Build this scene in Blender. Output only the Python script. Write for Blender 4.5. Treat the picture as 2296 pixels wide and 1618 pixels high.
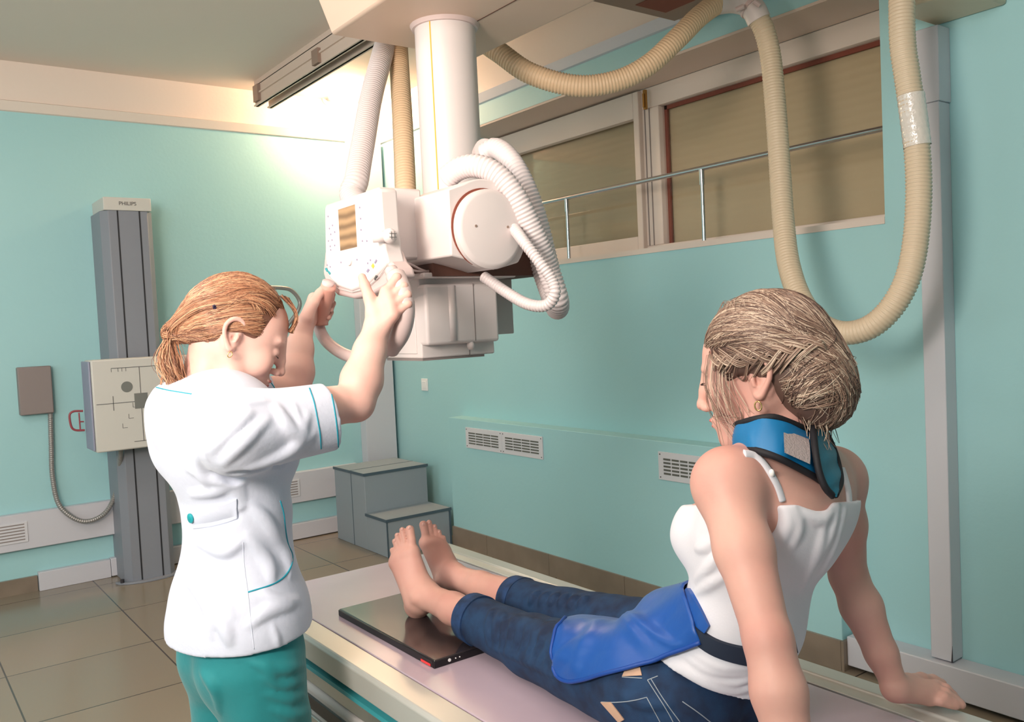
import bpy, bmesh, math, random
import numpy as np
from mathutils import Vector, Matrix
from mathutils.bvhtree import BVHTree

# ------------------------------------------------------------------ clear
for o in list(bpy.data.objects): bpy.data.objects.remove(o, do_unlink=True)
S = bpy.context.scene
COL = S.collection

# ------------------------------------------------------------------ camera
W, H = 2296, 1618
YAW, PIT, ROL, F = math.radians(36.5706), math.radians(2.65006), math.radians(-2.74108), 1947.81
cy, sy = math.cos(YAW), math.sin(YAW)
_f = np.array([sy*math.cos(PIT), cy*math.cos(PIT), -math.sin(PIT)])
_r = np.array([cy, -sy, 0.0]); _u = np.cross(_r, _f)
c_, s_ = math.cos(ROL), math.sin(ROL)
R2, U2 = c_*_r + s_*_u, -s_*_r + c_*_u
CM = np.array([R2, -U2, _f])
CP = np.array([0.0, 0.0, 1.42])
cam = bpy.data.cameras.new('camera'); camo = bpy.data.objects.new('camera', cam); COL.objects.link(camo)
cam.sensor_width = 36.0; cam.lens = F/W*36.0; cam.clip_start = 0.02
m = Matrix.Identity(4)
for i in range(3):
    m[i][0] = R2[i]; m[i][1] = U2[i]; m[i][2] = -_f[i]; m[i][3] = CP[i]
camo.matrix_world = m
S.camera = camo

def ray(x, y): return CM.T @ np.array([(x-W/2)/F, (y-H/2)/F, 1.0])
def at(x, y, d): return CP + ray(x, y)*d                     # photo point at a distance -> place in the room
def onx(x, y, X): r = ray(x, y); return CP + r*(X/r[0])
def ony(x, y, Y): r = ray(x, y); return CP + r*(Y/r[1])
def onz(x, y, z): r = ray(x, y); return CP + r*((z-CP[2])/r[2])

# ------------------------------------------------------------------ light
S.view_settings.view_transform = 'Standard'; S.view_settings.look = 'None'
S.view_settings.gamma = 1.0; S.view_settings.use_curve_mapping = False
S.view_settings.exposure = -0.15
wd = bpy.data.worlds.new('world'); S.world = wd; wd.use_nodes = True
wd.node_tree.nodes['Background'].inputs[0].default_value = (0.75, 0.85, 1.0, 1)
wd.node_tree.nodes['Background'].inputs[1].default_value = 0.3
def area(name, loc, target, size, power, col, sy_=None):
    l = bpy.data.lights.new(name, 'AREA'); l.energy = power; l.color = col; l.shape = 'RECTANGLE'
    l.size = size; l.size_y = sy_ or size
    o = bpy.data.objects.new(name, l); COL.objects.link(o); o.location = loc
    o.rotation_euler = (Vector(target)-Vector(loc)).to_track_quat('-Z', 'Y').to_euler()
    return o
# strobe softbox used by the photographer, high behind the camera on its left
area('key_light', (-2.35, -0.1, 2.62), (1.6, 2.4, 1.0), 0.8, 62, (1.0, 0.97, 0.95))
# unseen area fills under the ceiling, added to light the room
area('ceiling_fill_light', (0.3, 0.4, 2.98), (0.3, 0.4, 0), 1.6, 13, (1.0, 0.94, 0.9), 1.0)
area('ceiling_fill_light', (-0.6, 3.2, 2.98), (-0.6, 3.2, 0), 1.6, 24, (1.0, 0.95, 0.92), 1.0)
area('uplight_fill', (-0.9, 0.6, 1.9), (-0.2, 2.2, 3.02), 0.7, 105, (1.0, 0.83, 0.70))  # unseen upward fill, added to brighten the ceiling
area('left_fill_light', (-2.4, 2.6, 1.6), (3, 2.4, 1.0), 2.6, 26, (0.88, 0.94, 1.0), 1.8)  # unseen fill added at the left wall, which has no window

# ------------------------------------------------------------------ materials
def lin(c):
    return tuple(((v/255)/12.92 if v/255 <= 0.04045 else (((v/255)+0.055)/1.055)**2.4) for v in c) + (1.0,)
def mat(name, rgb, rough=0.5, metal=0.0, noise=0.0, nscale=20.0, bump=0.0, bscale=200.0, spec=0.5, sss=0.0,
        sheen=0.0, coat=0.0, dist=0.001, rgb2=None, stretch=None):
    m = bpy.data.materials.new(name); m.use_nodes = True
    nt = m.node_tree; b = nt.nodes['Principled BSDF']
    b.inputs['Base Color'].default_value = lin(rgb); b.inputs['Roughness'].default_value = rough
    b.inputs['Metallic'].default_value = metal; b.inputs['Specular IOR Level'].default_value = spec
    if sss: b.inputs['Subsurface Weight'].default_value = sss; b.inputs['Subsurface Radius'].default_value = (1, .35, .2); b.inputs['Subsurface Scale'].default_value = 0.012
    if sheen: b.inputs['Sheen Weight'].default_value = sheen
    if coat: b.inputs['Coat Weight'].default_value = coat; b.inputs['Coat Roughness'].default_value = 0.1
    tc = nt.nodes.new('ShaderNodeTexCoord'); co = tc.outputs['Object']
    if stretch:
        mp = nt.nodes.new('ShaderNodeMapping'); mp.inputs['Scale'].default_value = stretch
        nt.links.new(co, mp.inputs[0]); co = mp.outputs[0]
    if noise or rgb2:
        n = nt.nodes.new('ShaderNodeTexNoise'); n.inputs['Scale'].default_value = nscale; n.inputs['Detail'].default_value = 4
        nt.links.new(co, n.inputs['Vector'])
        mx = nt.nodes.new('ShaderNodeMix'); mx.data_type = 'RGBA'
        A = rgb2 if rgb2 else tuple(max(0, v*(1-noise)) for v in rgb); B = rgb if rgb2 else tuple(min(255, v*(1+noise)) for v in rgb)
        mx.inputs[6].default_value = lin(A); mx.inputs[7].default_value = lin(B)
        cr = nt.nodes.new('ShaderNodeMapRange'); cr.inputs[1].default_value = 0.35; cr.inputs[2].default_value = 0.65
        nt.links.new(n.outputs[0], cr.inputs[0]); nt.links.new(cr.outputs[0], mx.inputs[0]); nt.links.new(mx.outputs[2], b.inputs['Base Color'])
    if bump:
        n2 = nt.nodes.new('ShaderNodeTexNoise'); n2.inputs['Scale'].default_value = bscale; n2.inputs['Detail'].default_value = 3
        nt.links.new(co, n2.inputs['Vector'])
        bp = nt.nodes.new('ShaderNodeBump'); bp.inputs['Strength'].default_value = bump; bp.inputs['Distance'].default_value = dist
        nt.links.new(n2.outputs[0], bp.inputs['Height']); nt.links.new(bp.outputs[0], b.inputs['Normal'])
    return m
M = {}
M['white_wall'] = mat('white_wall', (226, 214, 204), 0.8, bump=0.2, bscale=60)
M['soffit'] = mat('soffit', (214, 196, 184), 0.75, bump=0.2, bscale=60)
M['trim'] = mat('trim', (206, 206, 214), 0.45)
M['window_trim'] = mat('window_trim', (222, 208, 198), 0.5)
M['equip'] = mat('equip', (224, 215, 214), 0.38, bump=0.05, bscale=900)
M['equip_pink'] = mat('equip_pink', (212, 192, 190), 0.4)
M['carriage'] = mat('carriage_paint', (222, 196, 178), 0.5)
M['equip_grey'] = mat('equip_grey', (196, 190, 188), 0.45)
M['gap'] = mat('gap', (92, 60, 50), 0.7)
M['stand_grey'] = mat('stand_grey', (138, 142, 152), 0.5)
M['stand_dark'] = mat('stand_dark', (40, 40, 46), 0.5)
M['box_grey'] = mat('box_grey', (140, 130, 128), 0.6)
M['panel_white'] = mat('panel_white', (208, 206, 200), 0.5)
M['panel_side'] = mat('panel_side', (150, 154, 176), 0.5)
M['ink'] = mat('ink', (92, 92, 92), 0.6)
M['ink_dark'] = mat('ink_dark', (50, 46, 52), 0.6)
M['dot_grey'] = mat('dot_grey', (120, 122, 118), 0.6)
M['red'] = mat('red', (150, 70, 78), 0.5)
M['step'] = mat('step', (146, 156, 164), 0.55, bump=0.1, bscale=300)
M['step_edge'] = mat('step_edge', (74, 92, 104), 0.5)
M['hose_beige'] = mat('hose_beige', (214, 196, 170), 0.45)
M['hose_tan'] = mat('hose_tan', (222, 194, 160), 0.45)
M['hose_white'] = mat('hose_white', (216, 207, 208), 0.4)
M['conduit'] = mat('conduit', (150, 148, 146), 0.35, metal=0.3)
M['chrome'] = mat('chrome', (210, 210, 214), 0.18, metal=1.0)
M['alu'] = mat('alu', (176, 180, 178), 0.3, metal=0.85)
M['rail'] = mat('rail', (198, 198, 192), 0.35, metal=0.25)
M['tabletop'] = mat('tabletop', (188, 172, 186), 0.22, coat=0.25, noise=0.02, nscale=3)
M['black'] = mat('black', (24, 22, 26), 0.4)
M['plate'] = mat('plate', (48, 42, 44), 0.16, spec=0.6, noise=0.06, nscale=6, coat=0.3)
M['tape'] = mat('tape', (222, 216, 208), 0.1, spec=0.9, bump=0.8, bscale=60, dist=0.004)
M['brass'] = mat('brass', (170, 130, 70), 0.35, metal=0.8)
M['yellow'] = mat('yellow', (232, 190, 80), 0.5)
M['tealmark'] = mat('tealmark', (60, 160, 170), 0.5)
M['purple'] = mat('purple', (150, 140, 168), 0.5)
M['vent'] = mat('vent', (214, 214, 220), 0.5)
M['vent_dark'] = mat('vent_dark', (96, 98, 92), 0.8)
M['tan_tile'] = mat('tan_tile', (136, 122, 108), 0.3, noise=0.04, nscale=8)
M['brown_metal'] = mat('brown_metal', (150, 128, 116), 0.5)
M['brown_red'] = mat('brown_red', (130, 66, 50), 0.6)
M['white_gloss'] = mat('white_gloss', (240, 240, 240), 0.3)
M['redlight'] = mat('redlight', (235, 60, 60), 0.3)

def wall_mat():
    m = mat('wall_paint', (160, 206, 208), 0.5, bump=0.35, bscale=45, dist=0.002, spec=0.35)
    nt = m.node_tree; b = nt.nodes['Principled BSDF']
    g = nt.nodes.new('ShaderNodeNewGeometry'); sx = nt.nodes.new('ShaderNodeSeparateXYZ'); nt.links.new(g.outputs['Position'], sx.inputs[0])
    st = nt.nodes.new('ShaderNodeMath'); st.operation = 'GREATER_THAN'; st.inputs[1].default_value = 2.745
    nt.links.new(sx.outputs[2], st.inputs[0])
    n = nt.nodes.new('ShaderNodeTexNoise'); n.inputs['Scale'].default_value = 1.1
    nt.links.new(g.outputs['Position'], n.inputs['Vector'])
    a = nt.nodes.new('ShaderNodeMix'); a.data_type = 'RGBA'; a.inputs[6].default_value = lin((160, 209, 214)); a.inputs[7].default_value = lin((170, 214, 218))
    nt.links.new(n.outputs[0], a.inputs[0])
    x = nt.nodes.new('ShaderNodeMix'); x.data_type = 'RGBA'; x.inputs[7].default_value = lin((230, 216, 206))
    nt.links.new(st.outputs[0], x.inputs[0]); nt.links.new(a.outputs[2], x.inputs[6]); nt.links.new(x.outputs[2], b.inputs['Base Color'])
    return m
M['wall'] = wall_mat()
def floor_mat():
    m = bpy.data.materials.new('floor_tiles'); m.use_nodes = True; nt = m.node_tree; b = nt.nodes['Principled BSDF']
    g = nt.nodes.new('ShaderNodeNewGeometry'); mp = nt.nodes.new('ShaderNodeMapping'); mp.inputs['Location'].default_value = (-0.39+0.6, -4.27+6, 0)
    nt.links.new(g.outputs['Position'], mp.inputs[0])
    br = nt.nodes.new('ShaderNodeTexBrick'); br.offset = 0; br.squash = 1
    br.inputs['Scale'].default_value = 1; br.inputs['Brick Width'].default_value = 0.6; br.inputs['Row Height'].default_value = 0.6
    br.inputs['Mortar Size'].default_value = 0.0035; br.inputs['Mortar Smooth'].default_value = 0.1; br.inputs['Bias'].default_value = 0
    br.inputs['Color1'].default_value = lin((146, 134, 116)); br.inputs['Color2'].default_value = lin((138, 127, 112)); br.inputs['Mortar'].default_value = lin((72, 64, 58))
    nt.links.new(mp.outputs[0], br.inputs['Vector']); nt.links.new(br.outputs[0], b.inputs['Base Color'])
    b.inputs['Roughness'].default_value = 0.2; b.inputs['Specular IOR Level'].default_value = 0.5
    n = nt.nodes.new('ShaderNodeTexNoise'); n.inputs['Scale'].default_value = 14; bp = nt.nodes.new('ShaderNodeBump'); bp.inputs['Strength'].default_value = 0.04
    nt.links.new(g.outputs['Position'], n.inputs['Vector']); nt.links.new(n.outputs[0], bp.inputs['Height']); nt.links.new(bp.outputs[0], b.inputs['Normal'])
    return m
M['floor'] = floor_mat()
def glass_mat():
    m = bpy.data.materials.new('glass'); m.use_nodes = True; nt = m.node_tree
    for n in list(nt.nodes): nt.nodes.remove(n)
    o = nt.nodes.new('ShaderNodeOutputMaterial'); t = nt.nodes.new('ShaderNodeBsdfTransparent'); g = nt.nodes.new('ShaderNodeBsdfGlossy')
    g.inputs['Roughness'].default_value = 0.02; fr = nt.nodes.new('ShaderNodeFresnel'); fr.inputs[0].default_value = 1.2
    mx = nt.nodes.new('ShaderNodeMixShader'); nt.links.new(fr.outputs[0], mx.inputs[0]); nt.links.new(t.outputs[0], mx.inputs[1]); nt.links.new(g.outputs[0], mx.inputs[2]); nt.links.new(mx.outputs[0], o.inputs[0])
    return m
M['glass'] = glass_mat()
def shutter_mat():
    m = mat('shutter', (186, 168, 136), 0.6); nt = m.node_tree; b = nt.nodes['Principled BSDF']
    g = nt.nodes.new('ShaderNodeNewGeometry'); w = nt.nodes.new('ShaderNodeTexWave'); w.wave_type = 'BANDS'; w.bands_direction = 'Z'
    w.inputs['Scale'].default_value = 8.0; w.inputs['Distortion'].default_value = 0
    nt.links.new(g.outputs['Position'], w.inputs['Vector'])
    bp = nt.nodes.new('ShaderNodeBump'); bp.inputs['Strength'].default_value = 0.35; bp.inputs['Distance'].default_value = 0.004
    nt.links.new(w.outputs[1], bp.inputs['Height']); nt.links.new(bp.outputs[0], b.inputs['Normal'])
    return m
M['shutter'] = shutter_mat()
def emit(name, rgb, strength):
    m = bpy.data.materials.new(name); m.use_nodes = True; b = m.node_tree.nodes['Principled BSDF']
    b.inputs['Base Color'].default_value = lin(rgb); b.inputs['Emission Color'].default_value = lin(rgb); b.inputs['Emission Strength'].default_value = strength
    return m
M['lamp'] = emit('lamp', (255, 232, 200), 7.0)

# ------------------------------------------------------------------ mesh helpers
class MB:
    def __init__(s): s.v = []; s.f = []; s.mi = []
    def add(s, vs, fs, mi=0):
        b = len(s.v); s.v += [tuple(map(float, v)) for v in vs]; s.f += [tuple(b+i for i in f) for f in fs]; s.mi += [mi]*len(fs); return s
    def box(s, x0, x1, y0, y1, z0, z1, mi=0):
        x0, x1 = sorted((x0, x1)); y0, y1 = sorted((y0, y1)); z0, z1 = sorted((z0, z1))
        v = [(x0,y0,z0),(x1,y0,z0),(x1,y1,z0),(x0,y1,z0),(x0,y0,z1),(x1,y0,z1),(x1,y1,z1),(x0,y1,z1)]
        return s.add(v, [(0,3,2,1),(4,5,6,7),(0,1,5,4),(1,2,6,5),(2,3,7,6),(3,0,4,7)], mi)
    def hull8(s, v, mi=0):   # 8 corners, same order as box
        return s.add(v, [(0,3,2,1),(4,5,6,7),(0,1,5,4),(1,2,6,5),(2,3,7,6),(3,0,4,7)], mi)
    def prism(s, poly, vec, mi=0):
        n = len(poly); p = [np.array(q, float) for q in poly]; vec = np.array(vec, float)
        v = p + [q+vec for q in p]
        nrm = sum((np.cross(p[i], p[(i+1) % n]) for i in range(n)), np.zeros(3))
        fs = [tuple(range(n)), tuple(range(2*n-1, n-1, -1))] + [(i+n, (i+1) % n+n, (i+1) % n, i) for i in range(n)]
        if np.dot(nrm, vec) > 0: fs = [tuple(reversed(f)) for f in fs]
        return s.add(v, fs, mi)
    def tube(s, pts, r, seg=12, cap=True, closed=False, mi=0, flat=None):
        pts = np.array(pts, float); n = len(pts); rr = np.array([r]*n if np.isscalar(r) else r, float)
        T = np.gradient(pts, axis=0) if not closed else np.roll(pts, -1, 0)-np.roll(pts, 1, 0)
        T /= np.linalg.norm(T, axis=1)[:, None]+1e-12
        a = np.array([0, 0, 1.0]) if abs(T[0][2]) < 0.9 else np.array([1.0, 0, 0])
        N = np.cross(T[0], a); N /= np.linalg.norm(N)
        ang = np.arange(seg)*2*math.pi/seg; ca, sa = np.cos(ang), np.sin(ang); vs = []
        for i in range(n):
            N = N - T[i]*np.dot(N, T[i]); N /= np.linalg.norm(N)+1e-12; B = np.cross(T[i], N)
            ring = pts[i] + rr[i]*(ca[:, None]*N + sa[:, None]*B)
            if flat is not None:
                fn, k = np.array(flat[0], float), flat[1]; dd = (ring-pts[i]) @ fn; ring = ring - np.outer(dd*(1-k), fn)
            vs += list(ring)
        fs = []
        for i in range(n if closed else n-1):
            j = (i+1) % n
            for k in range(seg):
                l = (k+1) % seg; fs.append((i*seg+k, i*seg+l, j*seg+l, j*seg+k))
        if cap and not closed: fs += [tuple(reversed(range(seg))), tuple(range((n-1)*seg, n*seg))]
        return s.add(vs, fs, mi)
    def disc(s, c, nrm, r, h, seg=32, mi=0): c = np.array(c, float); nrm = np.array(nrm, float); return s.tube([c, c+nrm*h], r, seg, mi=mi)
    def sphere(s, c, r, seg=16, rings=10, mi=0):
        r = np.array([r, r, r] if np.isscalar(r) else r, float); c = np.array(c, float); vs = [c+(0, 0, r[2])]
        for i in range(1, rings):
            t = math.pi*i/rings
            for k in range(seg):
                p = 2*math.pi*k/seg; vs.append(c+r*(math.sin(t)*math.cos(p), math.sin(t)*math.sin(p), math.cos(t)))
        vs.append(c-(0, 0, r[2])); fs = []
        for k in range(seg): fs.append((0, 1+k, 1+(k+1) % seg)); e = len(vs)-1; b = 1+(rings-2)*seg; fs.append((e, b+(k+1) % seg, b+k))
        for i in range(rings-2):
            for k in range(seg): a = 1+i*seg; fs.append((a+k, a+seg+k, a+seg+(k+1) % seg, a+(k+1) % seg))
        return s.add(vs, fs, mi)
def smooth_path(pts, n=60, closed=False):
    P = np.array(pts, float); k = len(P); out = []
    def g(i): return P[i % k] if closed else (P[i] if 0 <= i < k else (2*P[0]-P[1] if i < 0 else 2*P[-1]-P[-2]))
    segs = k if closed else k-1
    for t in np.linspace(0, segs, n, endpoint=not closed):
        i = min(int(t), segs-1); u = t-i; a, b, c, d = g(i-1), g(i), g(i+1), g(i+2)
        out.append(0.5*((2*b)+(-a+c)*u+(2*a-5*b+4*c-d)*u*u+(-a+3*b-3*c+d)*u**3))
    return np.array(out)
def resample(P, step):
    d = np.r_[0, np.cumsum(np.linalg.norm(np.diff(P, axis=0), axis=1))]; n = max(2, int(d[-1]/step)); t = np.linspace(0, d[-1], n)
    return np.array([np.interp(t, d, P[:, i]) for i in range(3)]).T
def origin_of(parent): return np.array(parent['_o']) if parent is not None and '_o' in parent.keys() else np.zeros(3)
def obj(name, mb, mats, parent=None, bevel=0.0, smooth=False, seg=2, base=None):
    v = np.array(mb.v, float)
    if parent is not None: o0 = origin_of(parent)
    else:
        lo, hi = v.min(0), v.max(0); o0 = np.array([(lo[0]+hi[0])/2, (lo[1]+hi[1])/2, lo[2]]) if base is None else np.array(base, float)
    me = bpy.data.meshes.new(name); me.from_pydata([tuple(p) for p in v-o0], [], mb.f); me.update()
    if not isinstance(mats, (list, tuple)): mats = [mats]
    for q in mats: me.materials.append(q)
    if len(mats) > 1: me.polygons.foreach_set('material_index', mb.mi)
    o = bpy.data.objects.new(name, me); COL.objects.link(o)
    if parent is not None: o.parent = parent
    else: o.location = o0
    o['_o'] = [float(q) for q in o0]
    if smooth: me.polygons.foreach_set('use_smooth', [True]*len(me.polygons))
    if bevel:
        md = o.modifiers.new('bevel', 'BEVEL'); md.width = bevel; md.segments = seg; md.limit_method = 'ANGLE'; md.angle_limit = math.radians(35)
        md.harden_normals = False
    if smooth == 'auto' or bevel:
        me.polygons.foreach_set('use_smooth', [True]*len(me.polygons))
        try: me.set_sharp_from_angle(angle=math.radians(32))
        except Exception: pass
    return o
def thing(name, label, cat, loc, group=None):
    o = bpy.data.objects.new(name, None); COL.objects.link(o); o.location = tuple(map(float, loc)); o.empty_display_size = 0.1
    o['_o'] = [float(q) for q in loc]; tag(o, label, cat, group); return o
def pieces(name, mb, mats, parent, **kw):     # one object for every separate piece
    n = len(mb.v); par = list(range(n))
    def find(a):
        while par[a] != a: par[a] = par[par[a]]; a = par[a]
        return a
    for f in mb.f:
        for k in f[1:]: par[find(k)] = find(f[0])
    groups = {}
    for i, f in enumerate(mb.f): groups.setdefault(find(f[0]), []).append(i)
    out = []
    for g in groups.values():
        ids = sorted({v for i in g for v in mb.f[i]}); mp = {v: k for k, v in enumerate(ids)}; m2 = MB(); m2.v = [mb.v[i] for i in ids]
        m2.f = [tuple(mp[v] for v in mb.f[i]) for i in g]; m2.mi = [mb.mi[i] for i in g]; out.append(obj(name, m2, mats, parent, **kw))
    return out
def tag(o, label, cat, group=None, kind=None):
    o['label'] = label; o['category'] = cat
    if group: o['group'] = group
    if kind: o['kind'] = kind
    return o
def struct(name, mb, mats, bevel=0.0, label=None, smooth=False):
    o = obj(name, mb, mats, bevel=bevel, smooth=smooth, base=(0, 0, 0)); o['kind'] = 'structure'
    if label: o['label'] = label
    return o
# ================================================================== ROOM
XW, YW, XL, YN, ZC = 3.08, 5.65, -2.5, -2.5, 3.02
struct('floor', MB().box(XL, XW+.5, YN, YW+.2, -0.1, 0), M['floor'])
struct('ceiling', MB().box(XL, XW+.5, YN, YW+.2, ZC, ZC+.1), M['white_wall'])
struct('wall_back', MB().box(XL, XW+.5, YW, YW+.2, 0, ZC), M['wall'])
struct('wall_left', MB().box(XL-.2, XL, YN, YW+.2, 0, ZC), M['wall'])
struct('wall_front', MB().box(XL, XW+.5, YN-.2, YN, 0, ZC), M['wall'])
WY0, WY1, WZ0, WZ1, XF = 1.775, 4.62, 1.735, 2.615, 3.37
w = MB().box(XW, XW+.5, YN, YW, 0, WZ0).box(XW, XW+.5, YN, YW, WZ1, ZC).box(XW, XW+.5, YN, WY0, WZ0, WZ1).box(XW, XW+.5, WY1, YW, WZ0, WZ1)
struct('wall_right', w, M['wall'])
struct('trim_1', MB().box(XW+.002, XF, WY0, WY1, WZ1-.012, WZ1), M['soffit'])                       # lining of the window niche
struct('trim_2', MB().box(XW-.004, XF, WY0, WY1, WZ0-.02, WZ0+.006), M['window_trim'])
struct('trim_3', MB().prism([(XW-.03, YN, 2.79), (XW, YN, 2.80), (XW, YN, 2.735), (XW-.012, YN, 2.74)], (0, YW-YN, 0)), M['trim'])
struct('trim_4', MB().prism([(XL, YW-.03, 2.79), (XL, YW, 2.80), (XL, YW, 2.735), (XL, YW-.012, 2.74)], (XW-XL, 0, 0)), M['white_wall'])
# low box of the right wall (radiator casing, painted like the wall)
XB = 2.97; BY0, BY1 = 1.935, 4.72
bz = onx(1003, 935, XB)[2]
struct('wall_lower', MB().box(XB, XW, BY0, BY1, 0, bz), M['wall'], bevel=.003)
bb = MB(); y = BY0
hb = 0.118
while y < BY1-.01:
    y1 = min(y+.6, BY1); bb.box(XB-.012, XB, y+.0015, y1-.0015, 0, hb); y = y1
bb.box(XB-.010, XB-.0005, BY0+.001, BY1, 0.001, hb-.002)
bb.box(XB-.012, XW, BY0-.012, BY0-.0005, 0, hb)
struct('baseboard_right', bb, M['tan_tile'])
# base trunking of right wall, near end
zt = 0.135
struct('baseboard_front', MB().box(XW-.1, XW, YN, BY0-.012, 0.02, zt), M['trim'], bevel=.004)
# window ----------------------------------------------------------
def Yx(px, py, X=XF): return onx(px, py, X)[1]
win = thing('window_1', 'wide white window above the radiator casing with beige shutters', 'window', (XF, (WY0+WY1)/2, WZ0)); win['kind'] = 'structure'
del win['category']
ym0, ym1 = Yx(1482, 400), Yx(1440, 400)     # mullion right / left side
zb, zt_ = WZ0+.006, WZ1-.012
fz0 = onx(1500, 545, XF)[2]; fz1 = onx(1468, 238, XF)[2]
fr = MB().box(XF, XF+.06, WY0, WY1, zb, fz0).box(XF, XF+.06, WY0, WY1, fz1, zt_).box(XF, XF+.06, ym0, ym1-.0, fz0, fz1).box(XF, XF+.06, WY1-.06, WY1, fz0, fz1).box(XF, XF+.06, WY0, WY0+.03, fz0, fz1)
obj('window_frame', fr, M['window_trim'], win, bevel=.004)
dk = MB().box(XF+.045, XF+.058, WY0, ym0, fz1-.02, fz1).box(XF+.045, XF+.058, ym0-.018, ym0, fz0, fz1)  # reddish-brown strips painted in for the shadow gap around the shutter
pieces('shadow_gap', dk, M['brown_red'], win)
sh = MB().box(XF+.07, XF+.09, WY0, WY1, zb, zt_)
obj('roller_shutter', sh, M['shutter'], win)
# opening sash, left of the mullion
sy0 = Yx(1428, 400, XF-.02); sy1 = WY1-.12
gz1 = onx(1425, 266, XF-.02)[2]; gz0 = onx(1433, 530, XF-.02)[2]
sa = MB(); sx0, sx1 = XF-.03, XF+.02; so0, so1 = ym1-.02, WY1-.05; oz0, oz1 = zb+.01, zt_-.01
sa.box(sx0, sx1, so0, sy0, oz0, oz1).box(sx0, sx1, sy1, so1, oz0, oz1).box(sx0, sx1, sy0, sy1, oz0, gz0).box(sx0, sx1, sy0, sy1, gz1, oz1)
sash = obj('sash', sa, M['window_trim'], win, bevel=.004)
hg = MB(); yh = Yx(1448, 240, XF-.035)
hg.box(XF-.045, XF-.03, yh-.008, yh+.008, oz1-.11, oz1-.01).tube([(XF-.05, yh, oz1-.1), (XF-.05, yh, oz1-.03)], .006, 10)
obj('hinge', hg, M['brass'], sash)
gr = MB()
for q in (1452, 1462): yy = Yx(q, 420, XF-.002); gr.box(XF-.004, XF, yy-.0025, yy+.0025, fz0, fz1)
pieces('mullion_groove', gr, M['box_grey'], win)
obj('pane', MB().box(XF+.01, XF+.014, sy0, sy1, gz0, gz1), M['glass'], sash)
obj('pane', MB().box(XF+.03, XF+.034, WY0+.03, ym0, fz0, fz1), M['glass'], win)
# guard rail in front of the window
zr = 2.07
rl = thing('guard_rail', 'chrome rail on thin posts in front of the window', 'rail', (XW-.01, 3.1, WZ0))
obj('bar', MB().tube([(XW+.02, WY0, zr), (XW+.02, 4.55, zr)], .0115, 14), M['chrome'], rl, smooth='auto')
for px, py in ((1573, 375), (1270, 440)):
    yy = onx(px, py, XW+.02)[1]
    po = obj('post', MB().tube([(XW+.02, yy, WZ0+.004), (XW+.02, yy, zr-.01)], .009, 14), M['chrome'], rl, smooth='auto')
    obj('bracket', MB().tube([(XW+.02, yy, zr-.075), (XW+.02, yy, zr-.005)], .0125, 14), M['chrome'], po, smooth='auto')
yy = 4.3
obj('post', MB().tube([(XW+.02, yy, WZ0+.004), (XW+.02, yy, zr-.01)], .009, 14), M['chrome'], rl, smooth='auto')
# vertical raceway, right wall
ya, yb_ = onx(2119, 800, XW-.075)[1], onx(2070, 800, XW-.075)[1]
zj = onx(2119, 222, XW-.075)[2]; ztop = onx(2100, 56, XW-.075)[2]
rc = thing('cable_raceway', 'white vertical cable raceway on right wall below the beige box', 'raceway', (XW, (ya+yb_)/2, 0.14))
obj('lower_channel', MB().box(XW-.075, XW, ya, yb_, 0.14, zj), M['trim'], rc, bevel=.003)
obj('upper_channel', MB().box(XW-.081, XW, ya-.006, yb_+.006, zj, ztop), M['trim'], rc, bevel=.003)
obj('split_end', MB().prism([(XW-.077, ya-.002, .14), (XW-.077, ya+.004, .14), (XW-.077, ya-.001, .2)], (.0015, 0, 0)), M['ink_dark'], rc)
# beige terminal box at top right
y0b, y1b = onx(2166, 20, XW-.28)[1], onx(2000, 20, XW-.28)[1]
tb = MB().box(XW-.28, XW, y0b, y1b, ztop+.02, 2.98)
o = obj('terminal_box', tb, M['hose_beige'], bevel=.01); tag(o, 'beige cable terminal box high on the right wall above the white raceway', 'box')
# trunking, left/back wall
def back_trunk(name, x0, x1, z0, z1, dpt, label):
    o = obj(name, MB().box(x0, x1, YW-dpt, YW, z0, z1), M['trim'], bevel=.004); return tag(o, label, 'trunking')
rt = thing('wall_trunking', 'long white cable trunking with vents along the lower back wall', 'trunking', (1.0, YW, .25))
obj('channel', MB().box(-1.6, 1.18, YW-.05, YW, .255, .462), M['trim'], rt, bevel=.004)
obj('channel', MB().box(1.18, 2.75, YW-.05, YW, .255, .462), M['trim'], rt, bevel=.004)
def slot_vent(x0, x1, z0, z1):
    o = obj('vent_plate', MB().box(x0, x1, YW-.056, YW-.048, z0, z1), M['vent'], rt, bevel=.001); s = MB(); n = 6
    for i in range(n): z = z0+(i+.8)*(z1-z0)/(n+.7); s.box(x0+.015, x1-.015, YW-.0575, YW-.05, z, z+.006)
    obj('grille', s, M['box_grey'], o)
slot_vent(ony(-40, 1200, YW)[0], ony(60, 1200, YW)[0], .30, .415); slot_vent(ony(615, 1090, YW)[0], ony(665, 1090, YW)[0], .30, .415)
xs = ony(85, 1300, YW)[0]; xs2 = ony(247, 1290, YW)[0]
b = MB().box(xs, xs2-.001, YW-.045, YW, .0, .108); struct('baseboard_back', b.box(xs2+.001, 2.75, YW-.05, YW, 0.006, .112), M['trim'], bevel=.003)
struct('baseboard_left', MB().box(XL, xs-.004, YW-.02, YW, 0, .088), M['tan_tile'])
# corner column trunk
struct('trim_5', MB().box(2.81, 3.05, YW-.09, YW, 0, 2.74), M['trim'], bevel=.004)
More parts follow.
